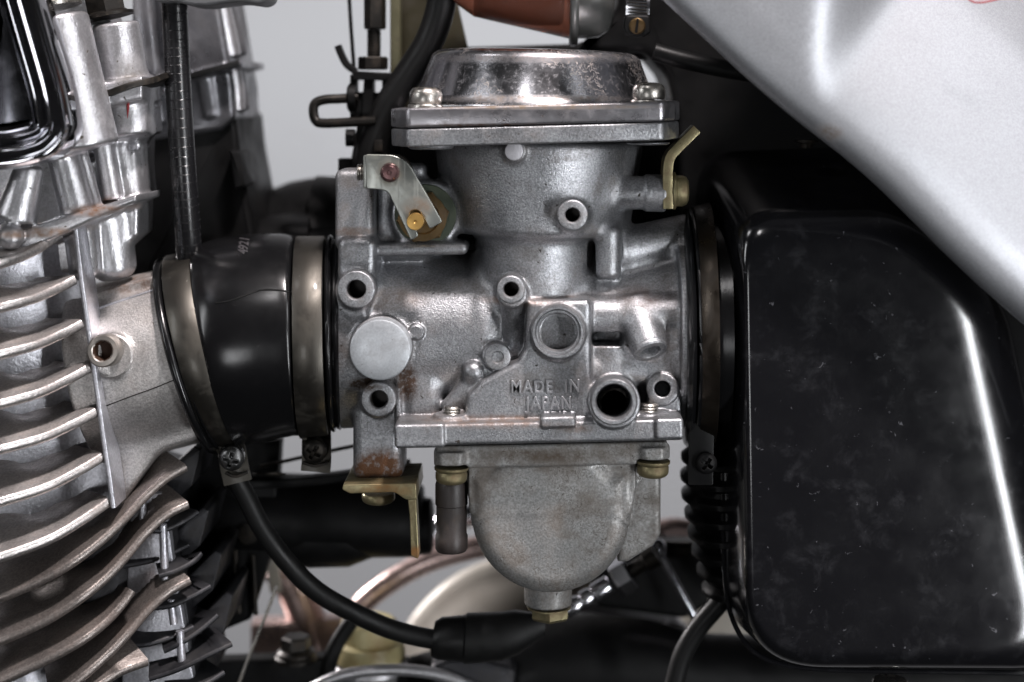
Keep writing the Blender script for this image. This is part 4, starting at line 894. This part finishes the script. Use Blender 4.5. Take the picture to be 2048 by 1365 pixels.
# neighbouring carburettor boots
NB = thing('rubber_intake_boot', 'blurred black boot of the next carburettor with a pink sheen against the backdrop', 'rubber boot', (560, 560, -520))
part('boot_body', [loft([ringq(a, b, a+20, 760, -520, 48) for a, b in ((470, 440), (500, 404), (540, 380), (580, 364), (620, 357), (660, 356))])], M_BLK, NB, smooth=60)
part('clamp_band', [loft([ringq(634, 352, 650, 770, -440, 48), ringq(690, 354, 700, 770, -440, 48)])], M_BLK, NB)
NB2 = thing('rubber_intake_boot', 'black boot between the near boot and the blurred one, seen as a thin sheen line', 'rubber boot', (560, 600, -300))
part('boot_body', [loft([ringq(a, b, a+20, 800, -300, 48) for a, b in ((470, 470), (500, 446), (540, 432), (580, 427), (626, 430), (630, 445), (690, 445))])], M_BLK, NB2, smooth=60)

# ================================================================ BELOW
MO = thing('starter_housing', 'black cylindrical housing hidden in shadow below the rubber boot', 'housing', (650, 1030, -250))
part('housing_body', [loft([ringq(a, t, a, b, -260, 48) for a, t, b in ((420, 960, 1090), (430, 945, 1110), (560, 948, 1116), (830, 960, 1112), (846, 975, 1106))])], M_BLK, MO, smooth=50)
part('housing_cap', [loft([ringq(a, t, a, b, -260, 48) for a, t, b in ((842, 1004, 1100), (845, 996, 1108), (862, 998, 1106), (866, 1006, 1098))])], M_BLK, MO, smooth=50)
part('housing_pod', [loft([ringq(a, t, a, b, -250, 40) for a, t, b in ((520, 1040, 1100), (560, 1010, 1122), (620, 1000, 1134), (700, 1004, 1132), (752, 1020, 1112), (770, 1050, 1090))])], M_BLK, MO, smooth=60)
EM = thing('engine_mount', 'dark upright engine mount with a round bolt left of the drooping cable', 'engine mount', (470, 1080, -200))
part('mount_plate', [prism([(380, 900), (560, 880), (556, 960), (545, 1100), (500, 1240), (380, 1290)], -240, -190, 6, 3)], M_BLK, EM)
part('mount_bolt', [lathe(q(500, 1062, -190), (0, 0, 1), [(34, 0), (34, 5), (26, 8), (22, 8), (22, 26), (.1, 28)], 36)], M_BLKMET, EM)
part('mount_rib', [tube([q(470, 1100, -180), q(472, 1150, -178), q(478, 1226, -176)], 6, 10, 3), tube([q(506, 1110, -180), q(508, 1160, -178), q(512, 1230, -176)], 5, 10, 3)], M_BLKMET, EM)
T1('upper_stay', [tube([q(520, 934, -140), q(600, 916, -140), q(710, 892, -140), q(800, 878, -140)], 4, 10, 4)], M_BLKMET, 'thin dark rod crossing behind the clamp screws', 'rod')
T1('lower_stay', [sweep([q(490, 968, -130), q(600, 962, -130), q(700, 950, -130), q(820, 930, -130)], roundpoly([(-9, -20), (9, -20), (9, 20), (-9, 20)], 4, 3), (0, 0, 1), 4)], M_BLK, 'flat black stay running from the clamp ear to the rust stained column', 'stay')
T1('wire_eyelet', [lathe(q(538, 946, -110), (0, 1, .25), [(34, 0), (34, 4), (30, 6), (24, 6), (22, 4), (22, 0)], 40, False, False)], M_BLKMET, 'round metal wire eyelet beside the left clamp ear', 'eyelet')
DC = T1('drooping_cable', [tube([q(462, 940, 40), q(490, 990, 34), q(524, 1056, 26), q(572, 1122, 18), q(630, 1180, 10), q(700, 1222, 0), q(780, 1258, -14), q(860, 1278, -24), q(930, 1284, -30)], 19.5, 24, 8)], M_RUBM, 'black cable sagging from the left clamp ear towards the thick rubber sleeve', 'cable')
SL = T1('rubber_sleeve', [loft([ringq(a, t, b_, b, -40, 40) for a, t, b_, b in ((866, 1262, 860, 1296), (870, 1244, 862, 1312), (884, 1236, 876, 1318), (930, 1232, 926, 1322), (934, 1228, 930, 1326), (1000, 1226, 1004, 1320), (1030, 1222, 1040, 1306), (1090, 1230, 1090, 1270))])], M_RUBM, 'thick black rubber sleeve below the hexagonal drain plug', 'sleeve')
T1('frame_tube', [loft([ringq(a, t, a, b, -330, 48) for a, t, b in ((820, 1316, 1460), (1000, 1268, 1440), (1090, 1232, 1420), (1180, 1230, 1420), (1300, 1244, 1420), (1400, 1270, 1430), (1700, 1282, 1440), (2400, 1284, 1450))])], M_BLK, 'wide black frame tube along the bottom edge', 'frame tube', smooth=60)
T1('wheel_cover', [lathe(q(1062, 1396, -700), (0, 0, 1), [(352, 0), (352, 20), (344, 34), (326, 44), (300, 70), (240, 120), (150, 160), (.1, 180)], 96)], M_CREAM, 'blurred pale round cover behind the float bowl', 'cover')
T1('copper_pipe', [tube([q(700, 1256, -560), q(728, 1206, -560), q(790, 1158, -560), q(860, 1122, -560), q(950, 1096, -560), q(1040, 1086, -560)], 26, 24, 8)], M_PINK, 'blurred pinkish metal pipe arching over the pale round cover', 'pipe')
T1('heat_shield', [tube([q(862, 1090, -640), q(876, 1062, -640), q(900, 1040, -640), q(950, 1030, -640)], 28, 20, 6)], M_CHROMES, 'blurred chrome pipe end beside the brown black cap', 'pipe')
T1('cream_pipe', [tube([q(556, 1130, -600), q(586, 1170, -600), q(612, 1230, -600), q(640, 1330, -600)], 44, 24, 6)], M_PINK, 'blurred pinkish pipe under the sagging cable', 'pipe')
T1('white_tag', [bx(q(548, 1150, -480), (14, 40, 6), -8)], M_CREAM, 'small blurred pale tab at the top of the pinkish pipe', 'tab')
T1('pink_plate', [prism([(500, 1250), (700, 1238), (700, 1330), (500, 1340)], -620, -560, 10, 3)], M_PINK, 'blurred pinkish plate behind the dark bolt', 'plate')
T1('right_pipe', [tube([q(1290, 1076, -640), q(1340, 1058, -640), q(1400, 1064, -640)], 26, 20, 6)], M_PINK, 'blurred copper coloured pipe between float bowl and bellows', 'pipe')
FT = thing('cable_adjuster', 'bright chrome cable adjuster pointing up to the right beside the float bowl', 'cable adjuster', (1200, 1180, -200))
a0, a1 = q(1128, 1224, -220), q(1330, 1100, -220); d_ = unit(a1-a0); L_ = np.linalg.norm(a1-a0)
part('adjuster_sleeve', [lathe(a0, d_, [(15, 0), (17, 6), (17, 36), (14, 40), (14, 44), (18, 47), (18, 64), (15, 68), (15, 72), (19, 76), (19, 112), (16, 116)], 32)], M_CHROMES, FT, smooth=40)
part('lock_nut', [lathe(a0+d_*128, d_, [(36, 0), (40, 4), (40, 34), (36, 38)], 6, ph=.4)], M_CHROMES, FT, smooth=25)
part('adjuster_end', [lathe(a0+d_*166, d_, [(16, 0), (16, 34), (24, 38), (24, 66), (.1, 68)], 32)], M_BLKMET, FT)
T1('chrome_bolt', [lathe(q(1262, 1092, -260), (.8, -.5, 0), [(26, 0), (26, 30), (20, 38), (.1, 40)], 6)], M_CHROMES, 'blurred bright bolt tucked against the lower right of the float bowl', 'bolt', smooth=25)
BP = thing('brake_rod', 'blurred bright rod with a ball end slanting down to the right', 'rod', (1350, 1160, -260))
part('rod', [tube([q(1318, 1104, -270), q(1350, 1164, -270), q(1384, 1226, -270), q(1400, 1256, -270)], 9, 16, 4)], M_CHROMES, BP)
part('ball_end', [lathe(q(1317, 1078, -270), (0, 1, 0), [(17*math.sin(t)+.1, 21-21*math.cos(t)) for t in np.linspace(0, math.pi, 12)], 28)], M_CHROMES, BP)
T1('relay_box', [prism([(1190, 1128), (1280, 1094), (1420, 1100), (1420, 1210), (1370, 1240), (1190, 1216)], -480, -380, 12, 3, rr=14)], M_BLK, 'black box in shadow behind the slanting bright rod', 'box')
T1('threaded_bar', [thread(q(1320, 1098, -340), (1, .02, 0), 20, 90, 6)], M_BLKMET, 'dark threaded bar behind the ball end', 'threaded bar')
T1('grey_plate', [prism([(1120, 1206), (1320, 1198), (1410, 1300), (1340, 1310), (1290, 1250), (1120, 1250)], -560, -520, 8, 3, rr=8), lathe(q(1326, 1250, -510), (0, 0, 1), [(14, 0), (14, 14), (10, 20), (.1, 22)], 24)], M_HEADB, 'blurred grey plate with a small bright bolt behind the frame tube', 'plate')
T1('pale_box', [prism([(1360, 1150), (1520, 1150), (1520, 1400), (1360, 1400)], -1200, -1100, 20, 3, rr=20)], M_CREAM, 'blurred pale patch in the gap below the bellows hose', 'box')
T1('rear_cable', [tube([q(1462, 1180, -40), q(1430, 1216, -44), q(1392, 1262, -50), q(1364, 1314, -54), q(1346, 1380, -56)], 20, 24, 8)], M_RUBM, 'black cable curving down to the left beside the airbox corner', 'cable')
YC = thing('brake_reservoir', 'yellowed plastic reservoir cap with brown stains at the bottom, out of focus', 'reservoir', (735, 1340, -320))
yc = q(738, 1238, -320)
part('reservoir_cap', [lathe(yc, (0, 1, 0), [(54, 0), (62, 6), (64, 44), (76, 50), (80, 70), (80, 84), (74, 90)], 48)], M_CAP, YC)
part('reservoir_body', [lathe(yc+A_(0, 90, 0), (0, 1, 0), [(84, 0), (90, 6), (90, 16), (70, 26), (64, 60)], 48)], M_HEADB, YC)
T1('short_cable', [tube([q(716, 1226, -240), q(690, 1262, -240), q(664, 1310, -240), q(648, 1380, -240)], 17, 20, 6)], M_RUBM, 'short black cable in front of the yellowed reservoir cap', 'cable')
DB = thing('flanged_bolt', 'dark flanged bolt head standing on the lower frame, out of focus', 'bolt', (590, 1310, -260))
part('bolt_head', [lathe(q(592, 1272, -270), (0, 1, 0), [(28, 0), (32, 4), (32, 26), (30, 28)], 6, ph=.3)], M_BLKMET, DB, smooth=25)
part('bolt_flange', [lathe(q(592, 1298, -270), (0, 1, 0), [(34, 0), (42, 6), (42, 12), (46, 16), (46, 24), (40, 26)], 40)], M_BLKMET, DB)
T1('steel_strip', [sweep([q(552, 1176, -170), q(528, 1240, -168), q(500, 1308, -166), q(470, 1390, -164)], roundpoly([(-3, -14), (3, -14), (3, 14), (-3, 14)], 1.5, 3), (0, 0, 1), 4)], M_STEEL, 'thin bright steel strip slanting down between barrel fins and dark bolt', 'strip')
LF = thing('chassis_casting', 'dark lower frame casting with a raised grey lug along the bottom edge', 'frame', (760, 1380, -300))
part('frame_web', [prism([(420, 1322), (640, 1316), (880, 1330), (1030, 1322), (1030, 1440), (420, 1440)], -340, -300, 10, 3)], M_BLK, LF)
part('frame_lug', [prism([(860, 1334), (900, 1318), (960, 1320), (1024, 1336), (1032, 1346), (1028, 1420), (860, 1420)], -300, -190, 12, 3, rr=10)], M_DARKCAST, LF)
part('frame_arch', [tube([q(600, 1390, -180), q(680, 1352, -180), q(780, 1340, -180), q(880, 1350, -180), q(960, 1380, -180)], 12, 16, 6)], M_HEADB, LF)

N2 = thing('carburetor', 'neighbouring carburettor coloured black for the shadow behind the large one', 'carburetor', (1050, 600, -600))
part('cast_body', [loft([ringq(a, t, a, b, -480, 40) for a, t, b in ((690, 460, 800), (760, 430, 820), (1340, 420, 830), (1420, 400, 860))]), prism([(730, 250), (1400, 230), (1400, 560), (720, 560)], -560, -330, 20, 3)], M_BLK, N2, smooth=60)  # black colour stands in for shade in the gaps behind the front carburettor
